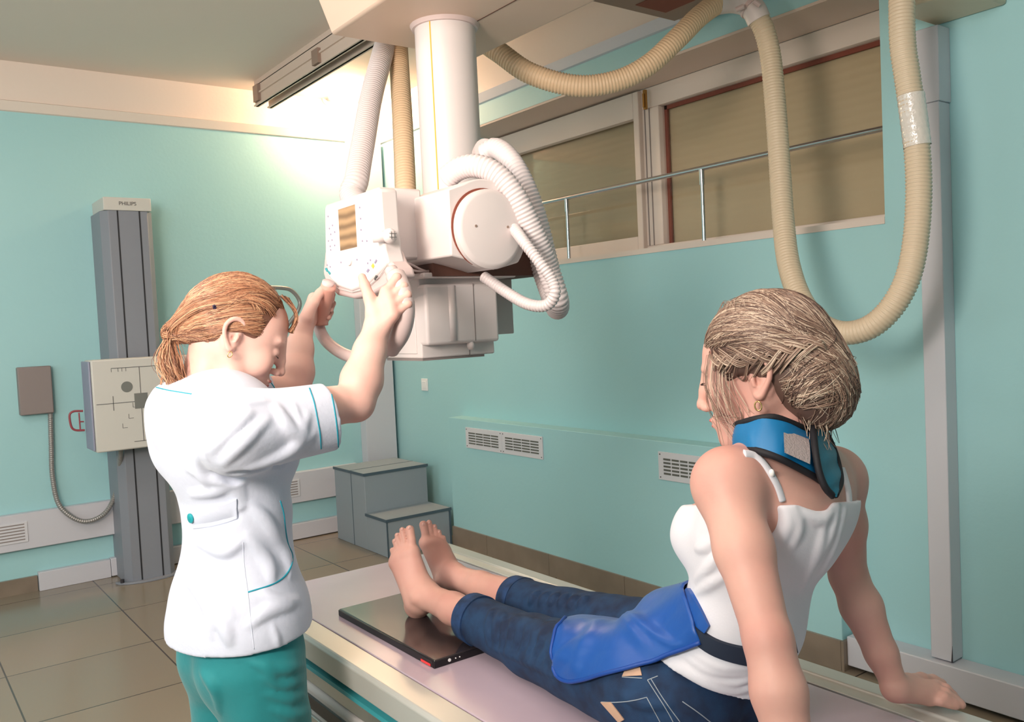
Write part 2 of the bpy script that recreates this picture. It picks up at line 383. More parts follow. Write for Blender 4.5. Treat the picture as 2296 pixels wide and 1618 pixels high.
# glowing globe added behind the hoses to make the warm glow
lc = ony(752, 213, YW-.13); lp = thing('added_glow_lamp', 'added glowing globe high on the back wall behind the hoses', 'lamp', (lc[0], YW, lc[2]))
obj('glow_globe', MB().sphere(lc, .05, 24, 16), M['lamp'], lp, smooth=True)
obj('glow_base', MB().disc((lc[0], YW-.02, lc[2]), (0, 1, 0), .045, .02).tube([(lc[0], YW-.1, lc[2]), (lc[0], YW, lc[2])], .015), M['trim'], lp, smooth='auto')
pl = bpy.data.lights.new('added_glow_light', 'POINT'); pl.energy = 85; pl.color = (1.0, .66, .40); pl.shadow_soft_size = .09
po = bpy.data.objects.new('added_glow_light', pl); COL.objects.link(po); po.location = (lc[0], lc[1]-.16, lc[2]-.02)
# air vents on the box
def vent(px0, py0, px1, py1, label, n_frames):
    a = onx(px0, py0, XB); b_ = onx(px1, py1, XB); y1, y0 = a[1], b_[1]; z1, z0 = a[2], b_[2]
    t = thing('air_vent', label, 'vent', (XB, (y0+y1)/2, z0), 'air vents on the radiator casing')
    for k in range(n_frames):
        ya_ = y0+(y1-y0)*k/n_frames+.001; yb2 = y0+(y1-y0)*(k+1)/n_frames-.001
        obj('vent_frame', MB().box(XB-.007, XB, ya_, yb2, z0, z1), M['vent'], t, bevel=.001)
        s = MB(); iy0, iy1 = ya_+.03, yb2-.03; iz0, iz1 = z0+.024, z1-.024
        for c in range(4):
            for r_ in range(5):
                w_ = (iy1-iy0)/4; h_ = (iz1-iz0)/5
                s.box(XB-.0085, XB-.005, iy0+c*w_+.004, iy0+(c+1)*w_-.004, iz0+r_*h_+.003, iz0+(r_+1)*h_-.005)
        obj('grille', s, M['vent_dark'], t)
        sc = MB()
        for yy in (ya_+.012, yb2-.012):
            for zz in (z0+.012, z1-.012): sc.disc((XB-.0082, yy, zz), (1, 0, 0), .0035, .004, 10)
        pieces('screw', sc, M['ink_dark'], t)
vent(1045, 957, 1220, 1030, 'white double air vent left of the seated woman on the teal casing', 2)
a = onx(1477, 1010, XB); 
vent(1477, 1011, 1690, 1107, 'white air vent partly hidden behind the seated woman shoulder', 2)
# light switch
a = onx(946, 848, XW); b_ = onx(961, 876, XW)
sw = thing('light_switch', 'small white light switch on the right wall near the corner', 'switch', (XW, (a[1]+b_[1])/2, b_[2]))
obj('plate', MB().box(XW-.008, XW, b_[1], a[1], b_[2], a[2]), M['white_gloss'], sw, bevel=.002)
obj('rocker', MB().box(XW-.012, XW-.006, b_[1]+.018, a[1]-.018, b_[2]+.018, a[2]-.018), M['white_gloss'], sw, bevel=.001)
# ================================================================== STEP STOOL
st = thing('step_stool', 'grey two-tier step block standing in the corner by the wall', 'step', (2.72, 5.1, 0))
sx0, sx1 = 2.492, 2.955; sy_0, sy_1, sy_2, sy_3 = 4.73, 5.0, 5.19, 5.44; zl, zh = .237, .492
obj('lower_step', MB().box(sx0, sx1, sy_0, sy_1, 0, zl-.012), M['step'], st, bevel=.003)
obj('upper_step', MB().box(sx0, sx1, sy_1, sy_2-.002, 0, zh-.012), M['step'], st, bevel=.003)
obj('rear_block', MB().box(sx0, sx1, sy_2+.002, sy_3, 0, zh-.012), M['step'], st, bevel=.003)
obj('seam', MB().box(sx0-.001, sx1, sy_2-.002, sy_2+.002, 0, zh), M['step_edge'], st)
for nm, y0, y1, z in (('lower_tread', sy_0-.006, sy_1, zl), ('upper_tread', sy_1-.006, sy_2-.002, zh), ('rear_tread', sy_2+.002, sy_3, zh)):
    tr = obj(nm, MB().box(sx0-.006, sx1+.004, y0, y1, z-.012, z), M['step'], st, bevel=.002)
    obj('edge_strip', MB().box(sx0-.008, sx1+.006, y0-.003, y0+.004, z-.016, z+.001).box(sx0-.009, sx0-.003, y0, y1, z-.016, z+.001), M['step_edge'], tr)
pieces('corner_strip', MB().box(sx0-.002, sx0+.006, sy_0-.003, sy_0+.003, 0, zl-.014).box(sx1-.012, sx1+.002, sy_0-.003, sy_0+.003, 0, zl-.014), M['step_edge'], st)
# ================================================================== BUCKY STAND
YS = 5.42
bs = thing('wall_stand', 'tall grey examination wall stand with white cassette holder', 'stand', (1.28, YS, 0))
a0 = ony(284, 1297, 5.36)[0]; a1 = ony(398, 1287, 5.36)[0]; zt2 = ony(280, 443, 5.36)[2]
ya2 = 5.36
cprof = [(a0, ya2+.05, 0), (a0+.035, ya2, 0), (a1-.035, ya2, 0), (a1, ya2+.05, 0), (a1, YW, 0), (a0, YW, 0)]
zc = ony(280, 472, ya2)[2]
obj('column', MB().prism(cprof, (0, 0, zc)), M['stand_grey'], bs, bevel=.004)
cp = obj('column_cap', MB().box(a0+.012, a1-.012, ya2-.006, YW, zc, zt2), M['panel_white'], bs, bevel=.004)
gm = MB()
for t in (.3, .72): xx = a0+(a1-a0)*t; gm.box(xx-.004, xx+.004, ya2-.002, ya2+.01, .0, zc)
pieces('groove', gm, M['stand_dark'], bs)
pts = []
for t in np.linspace(0, math.pi, 9): pts.append(((a0+a1)/2-math.cos(t)*(a1-a0+.1)/2, ya2+.06-math.sin(t)*.1, 0))
obj('foot_plate', MB().prism(pts, (0, 0, .012)), M['stand_grey'], bs, bevel=.002)
obj('bolt', MB().disc((a0-.02, ya2+.02, .012), (0, 0, 1), .012, .02, 6), M['ink_dark'], bs); obj('bolt', MB().disc((a1+.02, ya2+.02, .012), (0, 0, 1), .012, .02, 6), M['ink_dark'], bs)
# text on cap
def text(name, s, loc, rot, size, m_, parent, ext=.0006):
    cu = bpy.data.curves.new(name, 'FONT'); cu.body = s; cu.size = size; cu.extrude = ext; cu.align_x = 'CENTER'; cu.align_y = 'CENTER'
    tmp = bpy.data.objects.new(name, cu); COL.objects.link(tmp); bpy.context.view_layer.update()
    dg = bpy.context.evaluated_depsgraph_get(); me = bpy.data.meshes.new_from_object(tmp.evaluated_get(dg)); bpy.data.objects.remove(tmp, do_unlink=True)
    me.materials.clear(); me.materials.append(m_); o = bpy.data.objects.new(name, me); COL.objects.link(o); o.parent = parent
    o.location = tuple(np.array(loc, float)-origin_of(parent)); o.rotation_euler = rot; return o
text('lettering', 'PHILIPS', ((a0+a1)/2, ya2-.0075, (zc+zt2)/2+.002), (math.pi/2, 0, 0), .03, M['ink'], cp)
# cassette holder
YP = 5.12; p0 = ony(205, 808, YP); p1 = ony(215, 1016, YP); x0 = (p0[0]+p1[0])/2; zt3, zb3 = p0[2], p1[2]; x1 = x0+.53
ch = obj('cassette_holder', MB().box(x0, x1, YP, YP+.18, zb3, zt3), M['panel_white'], bs, bevel=.008)
obj('side_cover', MB().box(x0-.012, x0-.001, YP+.012, YP+.2, zb3+.01, zt3-.006), M['panel_side'], bs, bevel=.004)
xm, zm = (x0+x1)/2-.02, (zb3+zt3)/2+.01
ln = MB(); fy0, fy1 = YP-.0015, YP+.001
def hl(xa, xb, z, t=.0016): ln.box(xa, xb, fy0, fy1, z-t, z+t)
def vl(x, za, zb_, t=.0016): ln.box(x-t, x+t, fy0, fy1, za, zb_)
hl(x0+.015, x1-.015, zm); vl(xm, zb3+.04, zt3-.05); hl(x0+.1, x1-.1, zt3-.05); hl(xm-.05, xm+.05, zb3+.04); vl(x0+.1, zm-.04, zm+.04)
for k in (.1, .135, .155, .175, .33, .35, .37): vl(x0+k, zt3-.07, zt3-.05, .001)
for k, zz in ((.20, .0), (.175, -.06), (.14, -.11)): vl(x0+k, zm-.03+zz, zm-.005+zz, .001); hl(x0+k, x0+k+.025, zm-.03+zz, .001)
obj('marking_line', ln, M['ink'], ch)
obj('marking_dot', MB().disc((x0+.175, YP-.0015, zm+.085), (0, 1, 0), .03, .003, 36), M['dot_grey'], ch)
obj('marking_square', MB().box(xm-.035, xm+.035, YP-.002, YP+.001, zm-.04, zm+.045), M['dot_grey'], ch)
obj('carriage', MB().box(x0+.15, x1-.15, YP+.18, ya2+.03, zb3+.08, zt3-.08), M['stand_grey'], bs, bevel=.004)
# patient grab bar of the stand
gpts = smooth_path([ony(575, 644, 5.2), ony(630, 645, 5.2), ony(655, 652, 5.2), ony(672, 676, 5.2), ony(666, 700, 5.2), ony(640, 735, 5.25)], 30)
xg, zg = gpts[0][0], gpts[0][2]
gl = ony(455, 660, 5.22); gpts = np.vstack([[(x1-.02, 5.22, zt3-.06)], [(gl[0]-.03, 5.22, zt3-.06)], [(gl[0], 5.22, zt3-.03)], [(gl[0], 5.22, zg-.06)], [(gl[0]+.03, 5.22, zg-.015)], [(gl[0]+.08, 5.21, zg)], gpts]); obj('grab_bar', MB().tube(resample(gpts, .015), .013, 12), M['conduit'], bs, smooth='auto')
# red outline grip on wall
rr = [ony(x, y, 5.3) for x, y in ((186, 921), (165, 922), (156, 931), (160, 956), (170, 964), (190, 964))]
o = MB().tube(smooth_path(rr, 30), .006, 8).tube([ony(177, 925, 5.3), ony(180, 962, 5.3)], .004, 8).tube([ony(177, 945, 5.3), ony(188, 945, 5.3)], .004, 8)
obj('red_grip', o, M['red'], bs, smooth='auto')['label'] = 'dull red grip at the left side'
# wall box with conduit
b0 = ony(38, 824, YW-.06); b1 = ony(122, 925, YW-.06)
o = obj('junction_box', MB().box(b0[0], b1[0], YW-.06, YW, b1[2], b0[2]), M['box_grey'], bevel=.006); tag(o, 'grey metal junction box on the back wall left of the stand', 'box')
cpts = [at_ for at_ in (ony(113, 925, YW-.03), ony(115, 1000, YW-.03), ony(118, 1070, YW-.04), ony(135, 1135, YW-.08), ony(185, 1168, YW-.1), ony(235, 1150, YW-.1), ony(262, 1095, YW-.12), ony(270, 1020, 5.35), ony(268, 990, 5.25))]
P_ = resample(smooth_path(cpts, 200), .004); rad = .0135+.0012*np.sin(np.arange(len(P_))*2*math.pi/3)
o = obj('flexible_conduit', MB().tube(P_, rad, 14), M['conduit'], smooth='auto'); tag(o, 'grey flexible conduit hanging in a U from the junction box', 'cable')
# ================================================================== X-RAY TABLE
ZT = 0.72
tx0, tx1, TY0, TY1 = 0.827, 1.37, -0.25, 2.295
tbl = thing('examination_table', 'long examination table with lilac grey top and pale metal side rails', 'table', (1.1, 1.0, 0))
obj('tabletop', MB().box(tx0+.002, tx1-.004, TY0, TY1, ZT-.02, ZT), M['tabletop'], tbl, bevel=.002)
obj('side_rail', MB().prism([(.768, TY0, ZT-.055), (.766, TY0, ZT-.008), (.772, TY0, ZT), (tx0-.001, TY0, ZT), (tx0-.001, TY0, ZT-.03), (.80, TY0, ZT-.055)], (0, TY1-TY0+.02, 0)), M['rail'], tbl, bevel=.002)
obj('side_rail', MB().prism([(tx1+.003, TY0, ZT-.03), (tx1+.003, TY0, ZT), (tx1+.03, TY0, ZT+.001), (tx1+.034, TY0, ZT+.005), (tx1+.078, TY0, ZT+.003), (tx1+.082, TY0, ZT-.004), (tx1+.08, TY0, ZT-.055)], (0, TY1-TY0+.04, 0)), M['rail'], tbl, bevel=.002)
obj('under_frame', MB().box(.80, tx1+.03, TY0+.1, TY1-.05, ZT-.05, ZT-.021).box(.79, .80, TY0+.1, TY1-.03, ZT-.13, ZT-.05), M['alu'], tbl, bevel=.003)
obj('teal_reflection', MB().box(.775, .79, TY0+.1, TY1-.08, ZT-.085, ZT-.075), M['tealmark'], tbl)  # teal reflection on the metal side, drawn as a coloured strip
ybs = onx(905, 1612, .776)[1]
bs_ = obj('base_unit', MB().box(.782, tx1, ybs, TY1-.22, .05, ZT-.13), M['equip_grey'], tbl, bevel=.012, seg=3)
obj('base_slot', MB().box(.779, .79, ybs+.025, TY1-.26, ZT-.185, ZT-.15), M['black'], bs_, bevel=.004)
obj('base_strip', MB().box(.776, .79, ybs+.18, TY1-.3, ZT-.215, ZT-.195), M['alu'], bs_, bevel=.002)
obj('screw', MB().disc((.7755, ybs+.3, ZT-.205), (1, 0, 0), .006, .004, 14), M['black'], bs_)
obj('pedestal', MB().box(.9, 1.3, .1, TY1-.5, 0, ZT-.05), M['equip_grey'], tbl, bevel=.01)
# ------------------------------------------------ detector plate
pz = ZT+.017
pa = onz(765, 1363, pz); pb_ = onz(968, 1482, pz); px0 = (pa[0]+pb_[0])/2; py1_, py0_ = pa[1], pb_[1]
dp = thing('detector_plate', 'flat black detector plate lying on the table under the bare feet', 'plate', (px0+.16, (py0_+py1_)/2, ZT))
obj('plate_body', MB().box(px0, px0+.30, py0_, py1_, ZT+.001, pz), M['plate'], dp, bevel=.0025)
obj('edge_frame', MB().box(px0-.002, px0+.302, py0_-.002, py0_+.004, ZT+.0005, pz-.002).box(px0-.002, px0+.003, py0_, py1_, ZT+.0005, pz-.002), M['black'], dp, bevel=.001)
obj('status_light', MB().box(px0-.003, px0, py0_+.012, py0_+.05, ZT+.002, ZT+.007), M['redlight'], dp)
dd = MB().disc((px0+.035, py0_-.003, ZT+.009), (0, 1, 0), .0035, .002, 16)
for k in (.05, .06, .2): dd.disc((px0+k, py0_-.003, ZT+.009), (0, 1, 0), .0014, .002, 10)
pieces('mark', dd, M['white_gloss'], dp)
# ================================================================== CEILING SUSPENSION
zu = 2.33
cA = onz(741, 81, zu); cB = onz(1072, 133, zu); cR = onz(1308, 10, zu)
colx, coly = 1.487, 2.268
cyb = (cA[1]+cB[1])/2; cx0, cx1 = cA[0], (cB[0]+cR[0])/2; cyf = 1.15
cc = thing('ceiling_crane', 'white ceiling suspension with thick telescopic column above the table', 'crane', (colx, coly, zu))
xb1 = onz(1556, 57, 2.70)[0]; ybk = onz(1505, 46, 2.70)[1]
ztp = 2.71
ca = obj('carriage_cover', MB().hull8([(cx0, cyf, zu), (cx1, cyf, zu), (cx1, cyb, zu), (cx0, cyb, zu), (cx0-.17, cyf, ztp), (cx1, cyf, ztp), (cx1, cyb-.005, ztp), (cx0-.17, cyb-.03, ztp)]), M['carriage'], cc, bevel=.008)
obj('seam', MB().box(colx+.06, colx+.063, cyf+.01, coly-.05, zu-.0012, zu+.002), M['gap'], ca)
obj('bridge', MB().box(cx0-.05, xb1-.12, ybk-.45, ybk, 2.70, 2.86), M['brown_metal'], cc, bevel=.004)
obj('bridge_end', MB().box(xb1-.12, xb1, ybk-.40, ybk-.02, 2.70, 2.86), M['equip_pink'], cc, bevel=.004)
obj('bridge_label', MB().box(xb1-.42, xb1-.24, ybk-.3, ybk-.06, 2.698, 2.70), M['brown_red'], cc)
# column
colm = MB(); R0 = .093
colm.tube([(colx, coly, 1.70), (colx, coly, zu)], R0, 48)
co_ = obj('column', colm, M['equip'], cc, smooth='auto')
vd = np.array([-colx, -coly]); vd /= np.linalg.norm(vd); th = math.radians(-28)
vx = np.array([vd[0]*math.cos(th)-vd[1]*math.sin(th), vd[0]*math.sin(th)+vd[1]*math.cos(th)])
sp = (colx+vx[0]*R0, coly+vx[1]*R0)
obj('scale_line', MB().tube([(sp[0], sp[1], 1.76), (sp[0], sp[1], zu-.012)], .0022, 8), M['yellow'], co_)
obj('collar', MB().tube([(colx, coly, zu-.012), (colx, coly, zu)], [R0+.008, R0+.014], 48), M['equip_pink'], cc, smooth='auto')
# ceiling rail
ye = 5.44; xr = ony(573, 240, ye)[0]; 
rlb = MB().box(xr, xr+.10, -1.5, ye, 2.985, ZC).box(xr, xr+.012, -1.5, ye, 2.86, 2.99).box(xr+.088, xr+.10, -1.5, ye, 2.86, 2.99).box(xr-.01, xr+.022, -1.5, ye, 2.86, 2.868).box(xr+.078, xr+.11, -1.5, ye, 2.86, 2.868).box(xr-.012, xr+.012, -1.5, ye, 2.925, 2.935)
cr_ = obj('ceiling_rail', rlb, M['soffit']); tag(cr_, 'long double rail on the ceiling running to the back wall', 'rail')
k_ = MB().box(xr-.02, xr+.02, ye-.1, ye-.02, 2.88, 2.98).box(xr-.02, xr+.02, ye-1.0, ye-.92, 2.875, 2.955)
pieces('rail_clamp', k_, M['brown_metal'], cr_)
rb = MB().box(cx0+.05, cx0+.15, -1.5, 1.9, 2.86, ZC)
obj('rail_clamp', MB().box(xr-.02, xr+.12, ybk-.4, ybk-.05, 2.855, 2.9), M['brown_metal'], cr_)
# ================================================================== X-RAY TUBE HEAD
Yf = 1.66
Xb = ony(1008, 500, Yf)[0]; Ya = onx(932, 500, Xb)[1]
Cd = ony(1090, 515, Yf)
def q(px, py, Y=Yf): v = ony(px, py, Y); return (v[0], v[2])
th_ = thing('xray_tube_head', 'white x-ray tube head with control screen hanging over the table', 'x-ray machine', (1.25, 1.95, 1.34))
R_ = .118; zb_l = q(1008, 573)[1]; zt_l = q(1008, 424)[1]
poly = [(Xb, zb_l), (Xb, zt_l)]
for a_ in np.linspace(math.radians(118), math.radians(-40), 22): poly.append((Cd[0]+R_*math.cos(a_), Cd[2]+R_*math.sin(a_)))
poly += [(Cd[0]+.03, zb_l-.03), (Cd[0]-.04, zb_l-.012)]
bl = obj('rotation_housing', MB().prism([(a_, Yf, b_) for a_, b_ in poly], (0, Ya-Yf+.06, 0)), M['equip'], th_, bevel=.004)
dsc = MB(); c0 = np.array([Cd[0], Yf, Cd[2]])
dsc.tube([c0+(0, .004, 0), c0-(0, .016, 0), c0-(0, .022, 0), c0-(0, .024, 0)], [.092, .092, .086, .08], 56)
dc = obj('disc_cover', dsc, M['equip'], bl, smooth='auto')
obj('disc_gap', MB().tube([c0+(-.0035, .002, .003), c0+(-.0035, -.0025, .003)], .0930, 56), M['brown_red'], bl, smooth='auto')
sc = MB()
for dx in (-.045, .045): sc.disc((Cd[0]+dx, Yf-.0255, Cd[2]+.005), (0, 1, 0), .003, .003, 12)
pieces('screw', sc, M['brown_metal'], dc)
za0 = ony(900, 581, Ya)[2]; za1 = ony(900, 421, Ya)[2]
XP = .93
yam = min(Ya+.07, onx(727, 460, XP)[1]-.05)
obj('arm', MB().box(XP+.05, Xb+.02, Ya, yam, za0, za1).hull8([(Xb+.03, Ya+.04, za0+.03), (Xb+.2, Ya+.04, za0+.03), (colx+.06, coly+.06, za0+.08), (colx-.10, coly+.06, za0+.08), (Xb+.03, Ya+.04, za1-.01), (Xb+.2, Ya+.04, za1-.01), (colx+.06, coly+.06, za1-.01), (colx-.10, coly+.06, za1-.01)]), M['equip'], th_, bevel=.006)
# tube barrel
zbc = ony(1080, 566, 1.90)[2]; xl = ony(948, 590, 1.90)[0]; xr2 = ony(1170, 580, 1.90)[0]
bar = [(xl, 1.90, zbc), (xl+.012, 1.90, zbc), (xl+.03, 1.9, zbc), (xr2-.02, 1.90, zbc), (xr2, 1.9, zbc), (xr2+.012, 1.9, zbc)]
obj('tube_barrel', MB().tube(bar, [.03, .045, .05, .05, .042, .025], 32), M['equip_pink'], th_, smooth=True)
# collimator
Xc, Yc = 1.085, 1.83
zc0 = ony(945, 804, Yc)[2]; zc1 = ony(948, 622, Yc)[2]; yc1 = onx(862, 802, Xc)[1]; xc1 = ony(1110, 797, Yc)[0]
cb = obj('collimator', MB().box(Xc, xc1, Yc, yc1, zc0, zc1), M['equip'], th_, bevel=.004)
obj('bottom_plate', MB().box(Xc+.005, xc1-.03, Yc+.005, yc1-.005, zc0-.006, zc0), M['box_grey'], cb)
obj('side_plate', MB().box(Xc-.003, Xc, Yc+.02, yc1-.03, zc0+.012, ony(930, 673, Yc)[2]), M['equip'], cb, bevel=.001)
fx0, fx1 = ony(955, 700, Yc-.03)[0], ony(1118, 700, Yc-.03)[0]; fz0_ = ony(1000, 772, Yc-.03)[2]; fz1_ = ony(1000, 636, Yc-.03)[2]
fcv = obj('front_cover', MB().box(fx0, fx1, Yc-.03, Yc+.02, fz0_, fz1_), M['equip'], cb, bevel=.008, seg=3)
xs_ = ony(1064, 700, Yc-.031)[0]
obj('seam', MB().box(xs_-.001, xs_+.001, Yc-.0308, Yc-.029, fz0_+.005, fz1_).box(xs_-.001, xs_+.001, Yc-.001, Yc+.01, zc0, fz0_), M['box_grey'], fcv)
obj('bulge', MB().tube([((fx0+xs_)/2+.006, Yc-.024, fz0_+.008), ((fx0+xs_)/2+.006, Yc-.024, fz1_-.004)], .012, 16), M['equip'], fcv, smooth=True)
kx = ony(1060, 770, Yc-.03); obj('latch', MB().sphere((kx[0], Yc-.02, kx[2]-.004), (.008, .012, .012)), M['equip'], cb, smooth=True)
obj('lid', MB().box(Xc-.004, ony(1150, 625, Yc-.02)[0], Yc-.035, yc1+.005, zc1-.004, zc1+.010), M['equip'], cb, bevel=.004)
rx0, rx1 = xc1-.01, ony(1151, 700, 1.93)[0]
obj('rear_cover', MB().box(rx0, rx1, 1.93, 2.1, ony(1140, 748, 1.93)[2], zc1+.002), M['equip_grey'], cb, bevel=.003)
obj('neck', MB().box(Xc+.02, xr2, Ya-.02, 2.1, zc1, za0+.04), M['gap'], th_)
for pts in ([(880, 585), (915, 590), (950, 606), (990, 612), (1030, 606), (1060, 590)], [(905, 600), (940, 608), (985, 604), (1000, 600)]):
    obj('cable', MB().tube(smooth_path([ony(a, b, Yc-.02+.0) for a, b in pts], 24), .0028, 8), M['equip_pink'], th_, smooth=True)
obj('cable', MB().tube(smooth_path([ony(a, b, Yf+.05) for a, b in [(1105, 603), (1120, 590), (1135, 572), (1140, 555)]], 16), .0025, 8), M['equip_pink'], th_, smooth=True)
# ---- control panel
def pp(px, py, X=XP): return tuple(onx(px, py, X))
pn = obj('control_panel', MB().prism([pp(*a_) for a_ in [(727, 466), (731, 458), (845, 420), (851, 424), (856, 500), (862, 560), (870, 590), (848, 614), (820, 641), (788, 653), (754, 642), (736, 620), (729, 580)]], (.045, 0, 0)), M['equip'], th_, bevel=.006, seg=3)
obj('lower_bezel', MB().prism([pp(a_, b_, XP+.004) for a_, b_ in [(728, 560), (723, 612), (732, 640), (755, 662), (792, 670), (830, 662), (862, 645), (890, 622), (884, 600), (872, 586), (862, 560)]], (.05, 0, 0)), M['equip_pink'], th_, bevel=.008, seg=3)
bo = [(742, 636), (762, 648), (790, 655), (820, 648), (850, 620), (868, 594)]
obj('bezel_line', MB().tube([pp(a_, b_, XP-.0005) for a_, b_ in bo], .0012, 6), M['equip_grey'], pn)
def screen_mat():
    m = mat('display', (150, 118, 88), 0.25); nt = m.node_tree; b = nt.nodes['Principled BSDF']
    g = nt.nodes.new('ShaderNodeNewGeometry'); w = nt.nodes.new('ShaderNodeTexWave'); w.wave_type = 'BANDS'; w.bands_direction = 'Z'; w.inputs['Scale'].default_value = 12; w.inputs['Distortion'].default_value = 2
    nt.links.new(g.outputs['Position'], w.inputs['Vector']); r = nt.nodes.new('ShaderNodeMix'); r.data_type = 'RGBA'
    r.inputs[6].default_value = lin((186, 150, 112)); r.inputs[7].default_value = lin((134, 104, 76)); nt.links.new(w.outputs[1], r.inputs[0]); nt.links.new(r.outputs[2], b.inputs['Base Color']); return m
scr = obj('screen', MB().prism([pp(a_, b_, XP-.0008) for a_, b_ in [(758, 470), (795, 458), (800, 553), (763, 562)]], (.002, 0, 0)), screen_mat(), pn)
def mark(name, pts, m_, up=.0012): return obj(name, MB().prism([pp(a_, b_, XP-up) for a_, b_ in pts], (up+.001, 0, 0)), m_, pn)
mark('teal_key', [(728, 602), (731, 600), (735, 607), (732, 609)], M['tealmark']); mark('teal_key', [(734, 609), (737, 607), (741, 612), (739, 616)], M['tealmark'])
mark('yellow_key', [(832, 596), (836, 590), (839, 596), (836, 602)], M['yellow']); mark('grey_key', [(839, 588), (843, 581), (845, 584), (841, 591)], M['purple']); mark('grey_key', [(821, 608), (825, 602), (828, 605), (824, 611)], M['purple'])
bts = MB()
for a_, b_ in [(735, 485), (738, 512), (745, 505), (741, 525), (750, 520), (736, 540), (744, 538), (740, 552), (750, 550), (741, 560), (806, 465), (808, 490), (809, 515), (812, 540), (822, 540), (830, 583), (824, 590), (764, 588), (800, 582), (733, 594), (740, 598)]:
    c = pp(a_, b_, XP-.001); bts.disc(c, (1, 0, 0), .0022, .002, 10)
pieces('key', bts, M['purple'], pn)
c = pp(781, 583, XP-.004); obj('dial', MB().disc(c, (1, 0, 0), .013, .006, 28), M['equip'], pn, bevel=.001); 
mark('arrow_mark', [(838, 625), (842, 617), (843, 620), (840, 628)], M['ink'], .004)
Yr = onx(851, 424, XP)[1]; c = ony(868, 530, Yr-.012)
jk = obj('joystick', MB().sphere(c+np.array([0.0, -.012, 0]), (.017, .014, .017), 20, 14).tube([c+np.array([-.03, .01, -.0]), c+np.array([0, -.008, 0])], .013, 16), M['equip'], th_, smooth=True)
xx = MB(); cc2 = c+np.array([0, -.0265, 0])
for s in (-.004, .004): xx.tube([cc2+(s, 0, -.009), cc2+(s, 0, .009)], .0006, 6).tube([cc2+(-.009, 0, s), cc2+(.009, 0, s)], .0006, 6)
obj('joystick_mark', xx, M['ink'], jk)
# ---- handle loop
XH = .905
hp = [onx(a_, b_, XH) for a_, b_ in [(736, 632), (727, 668), (718, 705), (716, 735), (735, 768), (775, 795), (830, 806), (872, 778), (898, 735), (905, 690), (892, 640), (876, 604)]]
hpth = resample(smooth_path(hp, 120), .006)
hd = obj('handle_loop', MB().tube(hpth, .0145, 18), M['equip_pink'], th_, smooth=True)
gp = resample(smooth_path([onx(a_, b_, XH) for a_, b_ in [(737, 640), (729, 672), (720, 712), (719, 728)]], 30), .006)
obj('grip', MB().tube(gp, .0185, 18), mat('grip', (214, 160, 146), .5), hd, smooth=True)
gp2 = resample(smooth_path([onx(a_, b_, XH) for a_, b_ in [(872, 785), (898, 745), (908, 700), (902, 655), (884, 612)]], 30), .006)
obj('grip', MB().tube(gp2, [.013]+[.021]*(len(gp2)-2)+[.016], 18), M['equip_pink'], hd, smooth=True)
# ================================================================== HOSES
def hose(name, pts, r, m_, pitch, label, amp=.0022, seg=20, cat='hose', group=None, n=200, tail=()):
    P = [at(a_, b_, d_) for a_, b_, d_ in pts]+[np.array(t_, float) for t_ in tail]
    P = resample(smooth_path(P, n), pitch/4); rad = r-amp/2+amp*np.array([[0, .8, 1, .8][i % 4] for i in range(len(P))])
    o = obj(name, MB().tube(P, rad, seg), m_, smooth=True); tag(o, label, cat, group); return o
hose('corrugated_hose', [(1062, 78, 3.2), (1120, 118, 3.15), (1190, 165, 3.12), (1290, 192, 3.1), (1380, 182, 3.1), (1455, 145, 3.1), (1520, 85, 3.12), (1570, 35, 3.16), (1622, -2, 3.2)], .0365, M['hose_tan'], .0115, 'tan corrugated hose sagging from the carriage to the white elbow', amp=.004)
hose('corrugated_hose', [(1695, 30, 3.2), (1714, 70, 3.2), (1728, 130, 3.2), (1738, 230, 3.18), (1748, 370, 3.14), (1756, 490, 3.08), (1768, 590, 3.0), (1795, 670, 2.92), (1838, 725, 2.84), (1892, 746, 2.78), (1950, 733, 2.72), (2000, 688, 2.68), (2036, 620, 2.66), (2054, 530, 2.66), (2060, 420, 2.66), (2053, 300, 2.66), (2034, 170, 2.66), (2023, 80, 2.66), (2022, -90, 2.68)], .0365, M['hose_beige'], .0115, 'long beige corrugated hose hanging in a deep U by the right wall', amp=.004, n=320)
hose('corrugated_hose', [(872, 70, 3.1), (864, 98, 3.05), (850, 150, 2.95), (832, 220, 2.85), (816, 310, 2.72), (800, 400, 2.6), (794, 450, 2.55)], .036, M['hose_white'], .0105, 'pale corrugated hose, leftmost of the two hanging behind the screen', tail=[(1.17, 2.07, 1.66), (1.20, 2.02, 1.64)])
hose('corrugated_hose', [(892, 80, 3.1), (893, 105, 3.08), (896, 160, 3.02), (903, 280, 2.9), (909, 420, 2.8), (911, 470, 2.78)], .0335, M['hose_tan'], .0105, 'tan corrugated hose hanging straight down left of the column', tail=[(1.37, 2.25, 1.66)])
hose('corrugated_hose', [(1000, 400, 2.1), (1030, 378, 2.08), (1070, 372, 2.06), (1115, 392, 2.05), (1155, 440, 2.05), (1195, 520, 2.07), (1228, 600, 2.1), (1250, 670, 2.12), (1248, 690, 2.2), (1228, 640, 2.26), (1200, 560, 2.28)], .0265, M['hose_white'], .0095, 'thick white corrugated hose arching over the tube head', amp=.003)
hose('corrugated_hose', [(1085, 345, 2.3), (1110, 332, 2.28), (1140, 352, 2.24), (1170, 400, 2.22), (1198, 470, 2.22), (1222, 560, 2.24), (1240, 640, 2.28), (1230, 640, 2.36), (1195, 540, 2.38)], .0255, M['hose_white'], .0095, 'white corrugated hose plugged beside the column behind the arching one', amp=.003)
